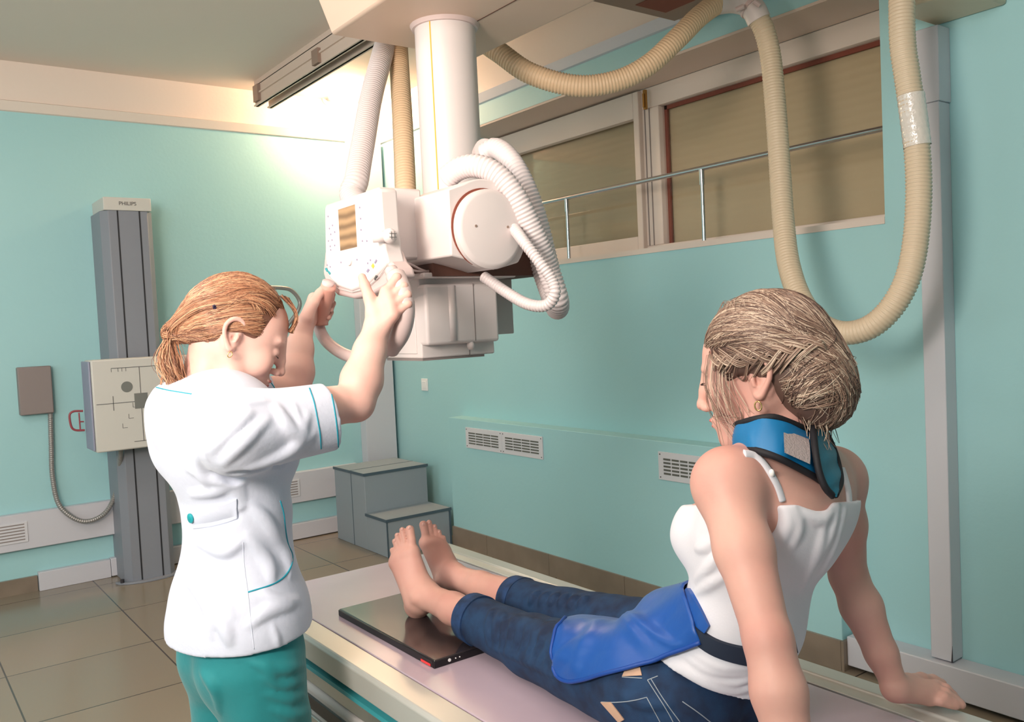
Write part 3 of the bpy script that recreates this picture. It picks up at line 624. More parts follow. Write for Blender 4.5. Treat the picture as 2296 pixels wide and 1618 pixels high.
hose('corrugated_hose', [(1148, 506, 2.06), (1172, 538, 2.0), (1208, 585, 1.98), (1236, 625, 1.98), (1244, 658, 1.98), (1225, 684, 2.0), (1185, 682, 2.03), (1140, 658, 2.07), (1085, 620, 2.12)], .0125, M['hose_white'], .0078, 'thin white corrugated hose looping from the disc to the collimator', amp=.0036, seg=14)
a_ = at(1088, 335, 2.3); b_ = at(1082, 345, 2.36); obj('hose_socket', MB().tube([a_, (a_+b_)/2, b_], .029, 24), M['equip_pink'], co_, smooth='auto')
ep = smooth_path([at(1606, 6, 3.19), at(1640, 2, 3.21), at(1672, 8, 3.21), at(1690, 22, 3.2), at(1702, 46, 3.2)], 24)
el = thing('hose_elbow', 'white clamped pipe elbow joining two beige hoses by the ceiling', 'pipe', ep[10])
obj('elbow_pipe', MB().tube(ep, .043, 24), M['equip'], el, smooth='auto')
pieces('clamp', MB().tube([ep[14], ep[15], ep[16]], .047, 24).tube([at(1650, 22, 3.16), at(1668, 14, 3.15)], .009, 10).tube([at(1690, 2, 3.14), at(1704, 12, 3.14)], .009, 10), M['equip_pink'], el, smooth='auto')
obj('hanger', MB().tube([ep[8], (ep[8][0], ep[8][1], 2.75)], .012, 10), M['equip'], el)
tp = smooth_path([at(2047, 250, 2.66), at(2055, 330, 2.66)], 20)
tpp = resample(smooth_path([at(2042, 213, 2.66), at(2049, 265, 2.66), at(2057, 328, 2.66)], 30), .006)
o = obj('tape_wrap', MB().tube(tpp, [.0395+.0008*math.sin(i*2.1) for i in range(len(tpp))], 24, cap=False), M['tape'], smooth=True); tag(o, 'shiny clear tape wrapped around the long beige hose', 'tape')
# ================================================================== ORGANIC SURFACES (distance field -> mesh)
def A(*v): return np.array(v, dtype=np.float32)
class Field:
    def __init__(s, lo, hi, h):
        s.lo = np.array(lo, float); s.h = h; s.n = [int(math.ceil((b-a)/h))+1 for a, b in zip(lo, hi)]
        s.D = np.full(s.n, .06, np.float32)
    def sub(s, lo, hi):
        i0 = [max(0, int((l-o)/s.h)) for l, o in zip(lo, s.lo)]; i1 = [min(n, int((u-o)/s.h)+2) for u, o, n in zip(hi, s.lo, s.n)]
        if any(a >= b for a, b in zip(i0, i1)): return None
        sl = tuple(slice(a, b) for a, b in zip(i0, i1))
        ax = [(s.lo[k]+s.h*np.arange(i0[k], i1[k])).astype(np.float32) for k in range(3)]
        return sl, ax[0][:, None, None], ax[1][None, :, None], ax[2][None, None, :]
    def _put(s, r, d, k, op):
        sl = r[0]; a = s.D[sl]
        if op == 'add':
            if k > 0: h = np.clip(.5+.5*(a-d)/k, 0, 1); s.D[sl] = a+(d-a)*h-k*h*(1-h)
            else: s.D[sl] = np.minimum(a, d)
        else:
            if k > 0: d = -d; h = np.clip(.5-.5*(a-d)/k, 0, 1); s.D[sl] = a+(d-a)*h+k*h*(1-h)
            else: s.D[sl] = np.maximum(a, -d)
    def cone(s, a, b, ra, rb, k=.02, op='add', flat=None, m=.02):
        a = np.array(a, float); b = np.array(b, float); R = max(ra, rb)+m+k
        r = s.sub(np.minimum(a, b)-R, np.maximum(a, b)+R)
        if r is None: return s
        _, x, y, z = r; ba = b-a; L = float(ba@ba)+1e-12
        px, py, pz = x-a[0], y-a[1], z-a[2]
        t = np.clip((px*ba[0]+py*ba[1]+pz*ba[2])/L, 0, 1)
        qx, qy, qz = px-t*ba[0], py-t*ba[1], pz-t*ba[2]
        if flat is not None:
            n, f = np.array(flat[0], float), flat[1]; n = n/np.linalg.norm(n); dd = qx*n[0]+qy*n[1]+qz*n[2]; g = (1/f-1)*dd
            qx, qy, qz = qx+g*n[0], qy+g*n[1], qz+g*n[2]
        d = np.sqrt(qx*qx+qy*qy+qz*qz)-(ra+t*(rb-ra))
        if flat is not None and flat[1] < 1: d = d*min(1, flat[1]*1.3)
        s._put(r, d.astype(np.float32), k, op); return s
    def ell(s, c, rad, k=.02, op='add', ax=None, m=.02):
        c = np.array(c, float); rad = np.array(rad, float); R = max(rad)+m+k
        r = s.sub(c-R, c+R)
        if r is None: return s
        _, x, y, z = r; X = np.eye(3) if ax is None else np.array(ax, float)
        p = [x-c[0], y-c[1], z-c[2]]; q = [X[i][0]*p[0]+X[i][1]*p[1]+X[i][2]*p[2] for i in range(3)]
        k0 = np.sqrt(sum((q[i]/rad[i])**2 for i in range(3))); k1 = np.sqrt(sum((q[i]/rad[i]**2)**2 for i in range(3)))+1e-6
        s._put(r, (k0*(k0-1)/k1).astype(np.float32), k, op); return s
    def chain(s, pts, radii, k=.015, **kw):
        for i in range(len(pts)-1): s.cone(pts[i], pts[i+1], radii[i], radii[i+1], k, **kw)
        return s
    def coords(s): return [(s.lo[i]+s.h*np.arange(s.n[i])).astype(np.float32).reshape([-1 if j == i else 1 for j in range(3)]) for i in range(3)]
    def plane(s, p, n):   # keep the side the normal points away from
        n = np.array(n, float); n /= np.linalg.norm(n); x, y, z = s.coords()
        s.D = np.maximum(s.D, ((x-p[0])*n[0]+(y-p[1])*n[1]+(z-p[2])*n[2]).astype(np.float32)); return s
    def copy(s, off=0.0):
        f = Field.__new__(Field); f.lo, f.h, f.n = s.lo.copy(), s.h, list(s.n); f.D = s.D-np.float32(off); return f
    def crop(s, lo, hi):
        r = s.sub(lo, hi); f = Field.__new__(Field); sl = r[0]; f.h = s.h; f.lo = s.lo+np.array([q.start for q in sl])*s.h; f.D = s.D[sl].copy(); f.n = list(f.D.shape)
        return f
    def mesh(s):
        D = s.D; D[0], D[-1], D[:, 0], D[:, -1], D[:, :, 0], D[:, :, -1] = [np.float32(.05)]*6
        I = D < 0; n = D.shape
        c = np.zeros(tuple(k-1 for k in n), np.uint8)
        for a in (0, 1):
            for b in (0, 1):
                for e in (0, 1): c += I[a:n[0]-1+a, b:n[1]-1+b, e:n[2]-1+e]
        act = (c > 0) & (c < 8); idx = np.argwhere(act); vid = np.full(act.shape, -1, np.int32); vid[act] = np.arange(len(idx))
        S_ = np.zeros((len(idx), 3)); N_ = np.zeros(len(idx)); C = [(a, b, e) for a in (0, 1) for b in (0, 1) for e in (0, 1)]
        val = {q: D[idx[:, 0]+q[0], idx[:, 1]+q[1], idx[:, 2]+q[2]] for q in C}
        for q in C:
            for ax in range(3):
                if q[ax] == 0:
                    w = list(q); w[ax] = 1; w = tuple(w); v0, v1 = val[q], val[w]; cr = (v0 < 0) != (v1 < 0)
                    t = np.where(cr, v0/np.where(cr, v0-v1, 1), 0); P = np.tile(np.array(q, float), (len(idx), 1)); P[:, ax] += t
                    S_[cr] += P[cr]; N_[cr] += 1
        V = (S_/N_[:, None]+idx)*s.h+s.lo; Fc = []
        for ax in range(3):
            b, e = (ax+1) % 3, (ax+2) % 3
            s0 = [slice(1, n[k]-1) for k in range(3)]; s1 = list(s0); s0[ax] = slice(0, n[ax]-1); s1[ax] = slice(1, n[ax])
            c0, c1 = I[tuple(s0)], I[tuple(s1)]; E = np.argwhere(c0 != c1); ins = c0[c0 != c1]
            off = np.array([1, 1, 1]); off[ax] = 0; E = E+off
            def g(db, de): w = E.copy(); w[:, b] -= db; w[:, e] -= de; return vid[w[:, 0], w[:, 1], w[:, 2]]
            q = np.stack([g(1, 1), g(0, 1), g(0, 0), g(1, 0)], 1); q[~ins] = q[~ins][:, ::-1]; Fc.append(q)
        return V, np.concatenate(Fc)
def fobj(name, fld, mats, parent=None, smooth_it=1, midx=None, largest=False):
    V, Q = fld.mesh()
    Vs = V.copy()
    for _ in range(smooth_it):
        acc = np.zeros_like(Vs); cnt = np.zeros(len(Vs))
        for i in range(4):
            a, b = Q[:, i], Q[:, (i+1) % 4]; np.add.at(acc, a, Vs[b]); np.add.at(acc, b, Vs[a]); np.add.at(cnt, a, 1); np.add.at(cnt, b, 1)
        Vs = Vs*.5+.5*acc/np.maximum(cnt, 1)[:, None]
    o0 = origin_of(parent) if parent is not None else np.array([Vs[:, 0].mean(), Vs[:, 1].mean(), Vs[:, 2].min()])
    me = bpy.data.meshes.new(name); Vl = Vs-o0
    me.vertices.add(len(Vl)); me.vertices.foreach_set('co', Vl.astype(np.float32).ravel()); me.loops.add(len(Q)*4); me.loops.foreach_set('vertex_index', Q.astype(np.int32).ravel())
    me.polygons.add(len(Q)); me.polygons.foreach_set('loop_start', np.arange(0, len(Q)*4, 4, dtype=np.int32)); me.polygons.foreach_set('loop_total', np.full(len(Q), 4, np.int32))
    me.polygons.foreach_set('use_smooth', [True]*len(Q)); me.update(calc_edges=True)
    if not isinstance(mats, (list, tuple)): mats = [mats]
    for q in mats: me.materials.append(q)
    o = bpy.data.objects.new(name, me); COL.objects.link(o); o['_o'] = [float(q) for q in o0]
    if parent is not None: o.parent = parent
    else: o.location = o0
    o_bvh[o.name] = BVHTree.FromPolygons([tuple(v) for v in Vs], [tuple(int(i) for i in f) for f in Q])
    return o
o_bvh = {}
def hit(o, px, py, lift=0.0):
    r = ray(px, py); r = r/np.linalg.norm(r); h = o_bvh[o.name].ray_cast(Vector(CP), Vector(r))
    if h[0] is None:
        h = o_bvh[o.name].find_nearest(Vector(CP+r*1.5)); 
    p = np.array(h[0]); n = np.array(h[1]); 
    if n@r > 0: n = -n
    return p+n*lift, n
def piping(name, o, pix, r, m_, parent, lift=0.0, n=60, seg=8):
    S2 = smooth_path([(a, b, 0) for a, b in pix], n); P = []
    for a, b, _ in S2:
        r_ = ray(a, b); r_ = r_/np.linalg.norm(r_); h = o_bvh[o.name].ray_cast(Vector(CP), Vector(r_))
        if h[0] is not None and (not P or np.linalg.norm(np.array(h[0])-P[-1]) < .05): P.append(np.array(h[0])+np.array(h[1])*lift)
    if len(P) < 3: return None
    P = np.array(P); Q = P.copy()
    for _ in range(2): Q[1:-1] = (Q[:-2]+2*Q[1:-1]+Q[2:])/4
    return obj(name, MB().tube(Q, r, seg), m_, parent, smooth=True)
def ridges(fld, o, lines, r=.006, k=.014, sink=.003, op='add', n=14):
    for pix in lines:
        S2 = smooth_path([(a, b, 0) for a, b in pix], n); P = [hit(o, a, b, -sink)[0] for a, b, _ in S2]
        for i in range(len(P)-1):
            if np.linalg.norm(P[i+1]-P[i]) > .05: continue
            t0 = math.sin(math.pi*(i+.2)/(len(P)-.6)); t1 = math.sin(math.pi*min(1, (i+1.2)/(len(P)-.6)))
            fld.cone(P[i], P[i+1], r*max(.35, t0), r*max(.35, t1), k, op=op)
def waves(fld, amp, freqs, seed=1, lo=None, hi=None):
    rng = np.random.RandomState(seed); x, y, z = fld.coords(); d = 0
    for f in freqs:
        v = rng.randn(3); v /= np.linalg.norm(v); u = rng.randn(3); u /= np.linalg.norm(u)
        d = d+np.sin((x*v[0]+y*v[1]+z*v[2])*f+2.2*np.sin((x*u[0]+y*u[1]+z*u[2])*f*.45+rng.rand()*6))*(1/len(freqs))
    fld.D += (amp*d).astype(np.float32); return fld
def frame(f, up=(0, 0, 1), pitch=0.0):   # forward, right, up ; pitch > 0 looks down
    f = np.array(f, float); f /= np.linalg.norm(f); up = np.array(up, float); r = np.cross(f, up); r /= np.linalg.norm(r); u = np.cross(r, f)
    c, s = math.cos(pitch), math.sin(pitch); f2 = c*f-s*u; u2 = s*f+c*u; return f2, r, u2
def head(fld, C, fr, sc=1.0, closed=True):
    f, r, u = fr; X = [f, r, u]
    def P(a, b, c): return np.array(C)+sc*(a*f+b*r+c*u)
    def E(c, rad, k=.012, op='add'): fld.ell(P(*c), [q*sc for q in rad], k, op, X)
    E((-.012, 0, .022), (.094, .074, .084), .01); E((.035, 0, .015), (.055, .062, .068), .02)
    E((.032, 0, -.045), (.052, .056, .068), .025); E((-.02, 0, -.03), (.06, .062, .055), .02)
    for s in (-1, 1):
        fld.cone(P(-.008, s*.052, -.045), P(.02, s*.045, -.088), .017*sc, .014*sc, .025)
        fld.cone(P(.02, s*.045, -.086), P(.066, s*.012, -.108), .015*sc, .014*sc, .022)
        E((.062, s*.036, -.042), (.022, .019, .024), .02)
        E((.076, s*.026, .012), (.012, .024, .008), .012)
    E((.074, 0, -.106), (.016, .02, .014), .014)
    E((.072, 0, -.076), (.022, .028, .024), .016)
    for s in (-1, 1): E((.094, s*.031, -.012), (.016, .017, .012), .012, 'sub')
    fld.cone(P(.086, 0, .002), P(.107, 0, -.04), .0075*sc, .0085*sc, .012)
    fld.cone(P(.084, 0, .014), P(.098, 0, -.022), .0095*sc, .0095*sc, .012)
    E((.108, 0, -.046), (.0105, .0095, .0088), .006)
    for s in (-1, 1):
        E((.098, s*.0115, -.05), (.011, .0075, .0075), .005)
        E((.1035, s*.006, -.0565), (.0045, .003, .003), .002, 'sub')
        fld.ell(P(.0745, s*.031, -.013), [.0135*sc]*3, .004)
    # lips
    E((.0925, 0, -.072), (.0075, .019, .0045), .004); E((.0905, 0, -.0815), (.0078, .016, .0052), .004)
    fld.cone(P(.1, -.02, -.0765), P(.1, .02, -.0765), .0016*sc, .0016*sc, .002, 'sub')
    # ears
    for s in (-1, 1):
        E((-.014, s*.071, -.016), (.019, .008, .03), .008)
        rim = [(-.002, .074, -.002), (.0, .078, .012), (-.012, .082, .019), (-.025, .085, .014), (-.032, .086, .0), (-.029, .084, -.016), (-.018, .08, -.032), (-.008, .077, -.042), (-.001, .074, -.038)]
        rr = [.0036, .004, .0042, .0042, .004, .0038, .0042, .0052, .0035]
        rs_ = smooth_path(rim, 26); fld.chain([P(a, s*b, c) for a, b, c in rs_], list(np.interp(np.linspace(0, 8, 26), range(9), rr)*sc), .003)
        E((-.013, s*.084, -.005), (.010, .0085, .013), .004, 'sub'); E((-.008, s*.08, -.018), (.006, .008, .008), .003, 'sub')
        fld.cone(P(-.002, s*.078, -.014), P(-.003, s*.078, -.024), .0038*sc, .003*sc, .003)
    return P
def skin_mat(name, rgb, rgb2):
    return mat(name, rgb, .5, noise=.01, nscale=9, rgb2=rgb2, bump=.12, bscale=260, dist=.0008, sss=.12, spec=.35)
M['skin'] = skin_mat('skin_fair', (228, 190, 178), (222, 174, 162)); M['skin2'] = skin_mat('skin_warm', (214, 168, 154), (206, 154, 142))
M['lip'] = mat('lip', (196, 110, 104), .4); M['nail'] = mat('nail', (236, 190, 180), .25)
M['lash'] = mat('lash', (52, 38, 34), .7); M['tunic'] = mat('tunic_cloth', (202, 210, 228), .8, bump=.25, bscale=120, dist=.002, sheen=.2)
M['piping'] = mat('piping', (22, 146, 168), .6); M['button'] = mat('button', (28, 150, 160), .3)
M['trouser'] = mat('trouser_cloth', (18, 128, 134), .75, bump=.3, bscale=90, dist=.002, sheen=.2)
M['shoe'] = mat('shoe', (236, 236, 238), .5); M['gold'] = mat('gold', (214, 180, 120), .25, metal=.9)
M['hair_a'] = mat('hair_copper', (168, 118, 88), .42, spec=.6); M['hair_b'] = mat('hair_copper_light', (206, 164, 128), .4, spec=.6); M['hair_c'] = mat('hair_brown', (112, 76, 60), .5)
M['bhair_a'] = mat('hair_ash', (146, 120, 104), .45, spec=.5); M['bhair_b'] = mat('hair_blond', (204, 184, 164), .4, spec=.5); M['bhair_c'] = mat('hair_dark_ash', (92, 70, 62), .5)
M['tank'] = mat('tank_cloth', (220, 220, 228), .85, bump=.2, bscale=300, dist=.001, sheen=.2)
def strands(name, paths, radii, mats, parent, seg=4, seed=3, weights=(.5, .3, .2)):
    rng = random.Random(seed); mb = MB()
    for p, r in zip(paths, radii):
        n = len(p); mi = rng.choices(range(len(mats)), weights)[0]
        rr = [r*(.45+.55*math.sin(math.pi*(.12+.8*i/(n-1)))) for i in range(n)]
        mb.tube(p, rr, seg, cap=False, mi=mi)
    o = obj(name, mb, mats, parent, smooth=True); return o
class HeadMap:   # directions on the skull -> points
    def __init__(s, P, rad=(.100, .083, .094), c=(-.014, 0, .018)): s.P, s.rad, s.c = P, rad, c
    def at(s, az, el, lift=0.0):   # az 0 = front, 90 = her right, 180 = back (degrees)
        a, e = math.radians(az), math.radians(el); d = np.array([math.cos(e)*math.cos(a), math.cos(e)*math.sin(a), math.sin(e)])
        k = 1/np.linalg.norm(d/np.array(s.rad)); p = d*(k+lift); return s.P(s.c[0]+p[0], s.c[1]+p[1], s.c[2]+p[2])
    def local(s, a, b, c): return s.P(a, b, c)
# ================================================================== RADIOGRAPHER
tech = thing('person', 'standing person in white teal-edged tunic and teal trousers gripping the tube handles, red-blond ponytail', 'person', (.58, 1.745, 0))
fb = Field((.22, 1.38, .96), (1.0, 2.3, 1.62), .0026)
tS, tE, tW = A(.545, 1.565, 1.262), at(797, 902, 1.745), at(843, 738, 1.80)
uS, uE, uW = A(.555, 1.92, 1.262), at(658, 872, 2.03), at(676, 745, 2.08)
tf = frame((1, -.30, 0), pitch=math.radians(27)); HC = at(538, 742, 1.795)
fb.ell((.55, 1.745, 1.20), (.085, .13, .13), .02).ell((.565, 1.745, 1.05), (.065, .09, .12), .03)
fb.cone(tS, (.525, 1.74, 1.245), .04, .035, .03).cone(uS, (.525, 1.76, 1.245), .04, .035, .03)
nb = at(452, 905, 1.77)
fb.cone(nb, HC-tf[0]*.03-tf[2]*.05, .054, .05, .03); fb.cone(nb, (.54, 1.745, 1.2), .052, .06, .03)
HP = head(fb, HC, tf)
for (a_, b_, c_) in ((tS, tE, tW), (uS, uE, uW)):
    mid = (np.array(a_)+b_)/2; fb.cone(a_, mid, .046, .043, .02).cone(mid, b_, .043, .037, .015)
    m2 = b_+(c_-b_)*.3; fb.cone(b_, m2, .038, .042, .012).cone(m2, b_+(c_-b_)*.7, .042, .033, .012).cone(b_+(c_-b_)*.7, c_, .033, .026, .012)
def hand(fld, wrist, mcps, fingers, thumb, rw=.024, rk=.0125, rs=(.0098, .0088, .0078, .0068), k=.009):
    for i, mc in enumerate(mcps):
        fld.cone(wrist+(np.array(mc)-mcps[1 if len(mcps) > 2 else 0])*.35, mc, rw*.72, rk, .012)
    for i in range(3): fld.cone(mcps[i], mcps[i+1], rk*.95, rk*.95, .008)
    for mc, fg in zip(mcps, fingers):
        s_ = .86 if fg is fingers[-1] else 1.0; fld.chain([mc]+list(fg), [rs[0]*1.08*s_]+[q*s_ for q in (rs[0], rs[2], rs[3])][:len(fg)], .0035)
    fld.cone(wrist, thumb[0], rw*.75, .0165, .014); fld.chain(thumb, [.0165, .0125, .0105, .0085][:len(thumb)], .006)
def T(l): return [at(*q_) for q_ in l]
hand(fb, tW, T([(866, 655, 1.80), (872, 670, 1.795), (878, 687, 1.79), (882, 705, 1.785)]),
     [T([(890, 622, 1.808), (900, 630, 1.85), (888, 640, 1.872)]), T([(905, 642, 1.805), (911, 649, 1.85), (896, 657, 1.872)]),
      T([(913, 661, 1.80), (918, 668, 1.845), (902, 676, 1.868)]), T([(915, 682, 1.795), (919, 690, 1.835), (904, 697, 1.86)])],
     T([(838, 702, 1.795), (829, 668, 1.80), (818, 640, 1.81), (812, 621, 1.82)]))
hand(fb, uW, T([(703, 668, 2.115), (701, 686, 2.12), (699, 703, 2.125), (697, 720, 2.125)]),
     [T([(724, 652, 2.17), (745, 660, 2.165), (744, 674, 2.13)]), T([(722, 670, 2.175), (746, 680, 2.17), (742, 694, 2.135)]),
      T([(718, 690, 2.175), (741, 700, 2.17), (737, 712, 2.135)]), T([(714, 708, 2.17), (732, 716, 2.165), (728, 725, 2.14)])],
     T([(688, 712, 2.07), (702, 680, 2.07), (716, 658, 2.09), (729, 641, 2.10)]))
tbody = fobj('body', fb, M['skin'], tech)
# thumbnail, earring, eyebrow, lashes, lips
fwd, rgt, upp = tf
def fpatch(name, c, rad, m_, parent, P, fr, sc=1.0):
    f, r, u = fr; v = MB().sphere((0, 0, 0), 1, 16, 10); v.v = [tuple(P(*c)+sc*(q[0]*rad[0]*f+q[1]*rad[1]*r+q[2]*rad[2]*u)) for q in v.v]
    return obj(name, v, m_, parent, smooth=True)
fpatch('upper_lip', (.0932, 0, -.072), (.0075, .018, .0042), M['lip'], tbody, HP, tf); fpatch('lower_lip', (.0912, 0, -.0815), (.0078, .015, .0049), M['lip'], tbody, HP, tf)
for s in (-1, 1):
    obj('eyelash', MB().tube([HP(.084, s*.018, -.018), HP(.0895, s*.025, -.0205), HP(.0895, s*.034, -.021), HP(.082, s*.043, -.0185)], [.0004, .0011, .0012, .0004], 6), M['lash'], tbody, smooth=True)
    obj('eyebrow', MB().tube([HP(.0895, s*.014, .012), HP(.0885, s*.024, .0165), HP(.083, s*.036, .016), HP(.074, s*.046, .010)], [.001, .0022, .0018, .0006], 8), M['hair_a'], tbody, smooth=True)
ep_ = HP(-.002, .083, -.048)
obj('earring', MB().tube([ep_+.006*math.cos(t)*upp+.004*math.sin(t)*fwd-.004*upp for t in np.linspace(0, 6.28, 16)], .0011, 6), M['gold'], tbody, smooth=True)
# ---- hair
hm = HeadMap(HP); tie = HP(-.118, .012, -.058)
capf = Field(HC-.15, HC+.15, .003)
Xf = [fwd, rgt, upp]
capf.ell(HP(-.016, 0, .022), (.098, .081, .092), .01, 'add', Xf)
capf.cone(HP(-.07, .01, -.01), tie, .055, .018, .03)
capf.ell(HP(.082, 0, -.02), (.062, .09, .075), .012, 'sub', Xf)              # face opening
capf.ell(HP(.012, .09, -.052), (.05, .05, .05), .012, 'sub', Xf); capf.ell(HP(.012, -.09, -.052), (.05, .05, .05), .012, 'sub', Xf)
capf.ell(HP(-.03, 0, -.105), (.075, .09, .052), .012, 'sub', Xf)
cap = fobj('hair', capf, M['hair_c'], tbody, 2)
rng = random.Random(5); paths, rads = [], []
def surf_of(capo, p, lift=0.0):
    h_ = o_bvh[capo.name].find_nearest(Vector(p)); return np.array(h_[0])+np.array(h_[1])*lift
def comb(capo, gen, n, end, lift=(.0, .003), bow=.01, jit=.005, rmin=.0003, rmax=.0008, npt=14, sag=(0, 0, 1)):
    for _ in range(n):
        p0 = gen(); e_ = np.array(end)+np.array([rng.gauss(0, jit) for _ in range(3)]); b_ = rng.uniform(.4, 1.2)*bow; lf = rng.uniform(*lift); pts = []
        for t in np.linspace(0, 1, 9):
            q_ = p0*(1-t)+e_*t+np.array(sag)*b_*math.sin(math.pi*t)+upp*0; pts.append(surf_of(capo, q_+(q_-HP(-.02, 0, .0))*.3*math.sin(math.pi*t), lf*math.sin(math.pi*min(1, .15+t*.7))+.0004))
        paths.append(smooth_path(pts, npt)); rads.append(rng.uniform(rmin, rmax))
GT = lambda a0_, a1_, e0_, e1_: (lambda: hm.at(rng.uniform(a0_, a1_), rng.uniform(e0_, e1_)))
clip_p = HP(-.045, .075, .045)
comb(cap, GT(8, 60, 36, 62), 900, tie, bow=.03, sag=upp)
comb(cap, GT(-60, 10, 40, 66), 500, tie, bow=.04, sag=upp)
comb(cap, GT(60, 88, 6, 48), 900, tie, bow=.006, sag=upp)
comb(cap, GT(95, 150, -20, 30), 800, tie, bow=.004, sag=upp)
comb(cap, GT(52, 84, -10, 14), 500, HP(-.07, .07, -.03), bow=.004, sag=upp, jit=.01)
comb(cap, GT(120, 175, -45, -10), 500, tie, bow=.003, sag=upp)
comb(cap, GT(30, 150, 48, 86), 900, tie, bow=.02, sag=upp)
comb(cap, GT(-170, -60, -10, 80), 700, tie, bow=.01, sag=upp)
comb(cap, GT(130, 180, 10, 70), 700, tie, bow=.006, sag=-fwd)
comb(cap, GT(40, 80, 20, 50), 350, clip_p, bow=.008, sag=upp, lift=(.003, .007))
comb(cap, lambda: clip_p+np.array([rng.gauss(0, .006) for _ in range(3)]), 350, tie, bow=.012, sag=-fwd, lift=(.003, .008))
for _ in range(110):
    a0_ = HP(.05+rng.uniform(-.01, .01), .02+rng.uniform(-.03, .05), .10); paths.append(smooth_path([a0_, HP(.084, rng.uniform(-.02, .05), .082), HP(.093+rng.uniform(-.003, .003), rng.uniform(-.02, .045), .060), HP(.090+rng.uniform(-.004, .008), rng.uniform(-.02, .045), .038)], 12)); rads.append(rng.uniform(.0003, .0007))
# tail
for _ in range(380):
    e_ = at(rng.uniform(372, 425), rng.uniform(852, 876), 1.72+rng.uniform(-.02, .03)); m_ = (tie+e_)/2+np.array([rng.gauss(-.010, .009), rng.gauss(0, .009), rng.gauss(0, .004)])
    paths.append(smooth_path([tie+np.array([rng.gauss(0, .005) for _ in range(3)]), m_, e_], 10)); rads.append(rng.uniform(.0004, .0009))
for _ in range(30): paths.append(smooth_path([tie, at(392+rng.uniform(-3, 3), 818, 1.74), at(368+rng.uniform(-3, 3), 838, 1.74), at(360+rng.uniform(-2, 2), 862, 1.73)], 12)); rads.append(rng.uniform(.0004, .0008))
strands('hair_strands', paths, rads, [M['hair_a'], M['hair_b'], M['hair_c']], cap, seed=7, weights=(.5, .28, .22))
obj('hair_tie', MB().tube([tie+.011*(math.cos(t)*upp+math.sin(t)*rgt) for t in np.linspace(0, 6.28, 16)], .006, 10), M['black'], cap, smooth=True)
hc_ = hit(cap, 482, 688, .002)[0]; obj('hair_clip', MB().sphere(hc_, .006, 12, 8).sphere(hc_+np.array([-.004, -.006, .001]), .0025, 10, 8), mat('clip', (60, 54, 84), .2, metal=.5), cap, smooth=True)
# ---- tunic
ft = Field((.28, 1.30, .70), (1.0, 2.22, 1.46), .0034)
ft.ell((.575, 1.745, .86), (.128, .178, .17), .02).ell((.582, 1.745, 1.06), (.104, .142, .17), .05).ell((.56, 1.745, 1.215), (.122, .172, .14), .04)
ft.ell((.625, 1.745, 1.18), (.085, .13, .085), .03)
ft.cone((.57, 1.745, .80), (.573, 1.745, .74), .168, .168, .04, flat=((1, 0, 0), .80))
cu1 = at(748, 932, 1.70)                      # end of the near sleeve
sh1 = np.array(tS)+np.array([-.01, -.0, -.02])
ft.cone((.49, 1.745, 1.262), sh1, .05, .062, .04); ft.cone(sh1, cu1, .074, .066, .04)
cu2 = np.array(uS)+(uE-np.array(uS))*.72; ft.cone((.49, 1.745, 1.262), uS, .05, .06, .04); ft.cone(uS, cu2, .066, .06, .03)
ft.cone(at(440, 930, 1.76), at(398, 912, 1.76), .06, .042, .04); ft.cone(at(392, 925, 1.77), at(400, 1000, 1.76), .048, .05, .04)
waves(ft, .0016, (28, 41, 60), 4)
ti = ft.copy(); ti.D += .0045
dirs = (cu1-sh1)/np.linalg.norm(cu1-sh1); dir2 = (cu2-np.array(uS)); dir2 /= np.linalg.norm(dir2)
tmp = fobj('tmp', ft.copy(), M['tunic'], None)
ridges(ft, tmp, [[(470, 1010), (520, 960), (560, 925)], [(500, 1040), (545, 990), (600, 940)], [(560, 1050), (640, 1020), (700, 975)], [(590, 1040), (660, 1000), (690, 930)],
  [(420, 1050), (480, 1075), (525, 1085)], [(430, 1110), (480, 1100), (525, 1085)], [(440, 1215), (500, 1235), (540, 1215)], [(430, 1250), (480, 1300), (520, 1380)],
  [(450, 1330), (500, 1400), (515, 1440)], [(600, 1180), (640, 1240), (650, 1290)], [(560, 1130), (600, 1170), (640, 1230)], [(410, 1290), (450, 1330), (480, 1400)], [(590, 1330), (630, 1350), (670, 1345)],
  [(560, 1400), (600, 1370), (650, 1360)], [(620, 910), (650, 960), (690, 985)], [(400, 960), (440, 930), (470, 900)], [(440, 1020), (455, 1060), (470, 1090)], [(555, 1200), (600, 1260), (610, 1300)]], .007, .014, .004)
ridges(ft, tmp, [[(505+6*i, 1095+9*i), (525+3*i, 1090+9*i), (546+1*i, 1084+9*i)] for i in range(6)]+[[(660, 905), (675, 950), (700, 990)], [(455, 1350), (470, 1390), (475, 1430)], [(610, 1400), (620, 1430), (625, 1450)], [(430, 940), (455, 985), (465, 1030)], [(490, 900), (540, 905), (600, 900)]], .0035, .008, .002)
ridges(ft, tmp, [[(430, 1180), (480, 1172), (530, 1160)], [(480, 1060), (520, 1075), (545, 1072)], [(520, 1063), (580, 1056), (640, 1040)]], .004, .012, .001, 'sub')
bpy.data.objects.remove(tmp, do_unlink=True)
for fl in (ft,):
    hem = at(560, 1470, 1.605)
    fl.plane(hem, (0.05, 0, -1))
ft.D = np.maximum(ft.D, -ti.D*1.0) if False else ft.D
def capplane(fl, p, n, near):    # cut only close to a sleeve end
    x, y, z = fl.coords(); n = np.array(n)/np.linalg.norm(n); d = (x-p[0])*n[0]+(y-p[1])*n[1]+(z-p[2])*n[2]
    msk = ((x-p[0])**2+(y-p[1])**2+(z-p[2])**2) < near*near; fl.D = np.where(msk, np.maximum(fl.D, d.astype(np.float32)), fl.D)
capplane(ft, cu1-dirs*.012, dirs+np.array([.0, -.10, .08]), .14); capplane(ft, cu2, dir2, .13)
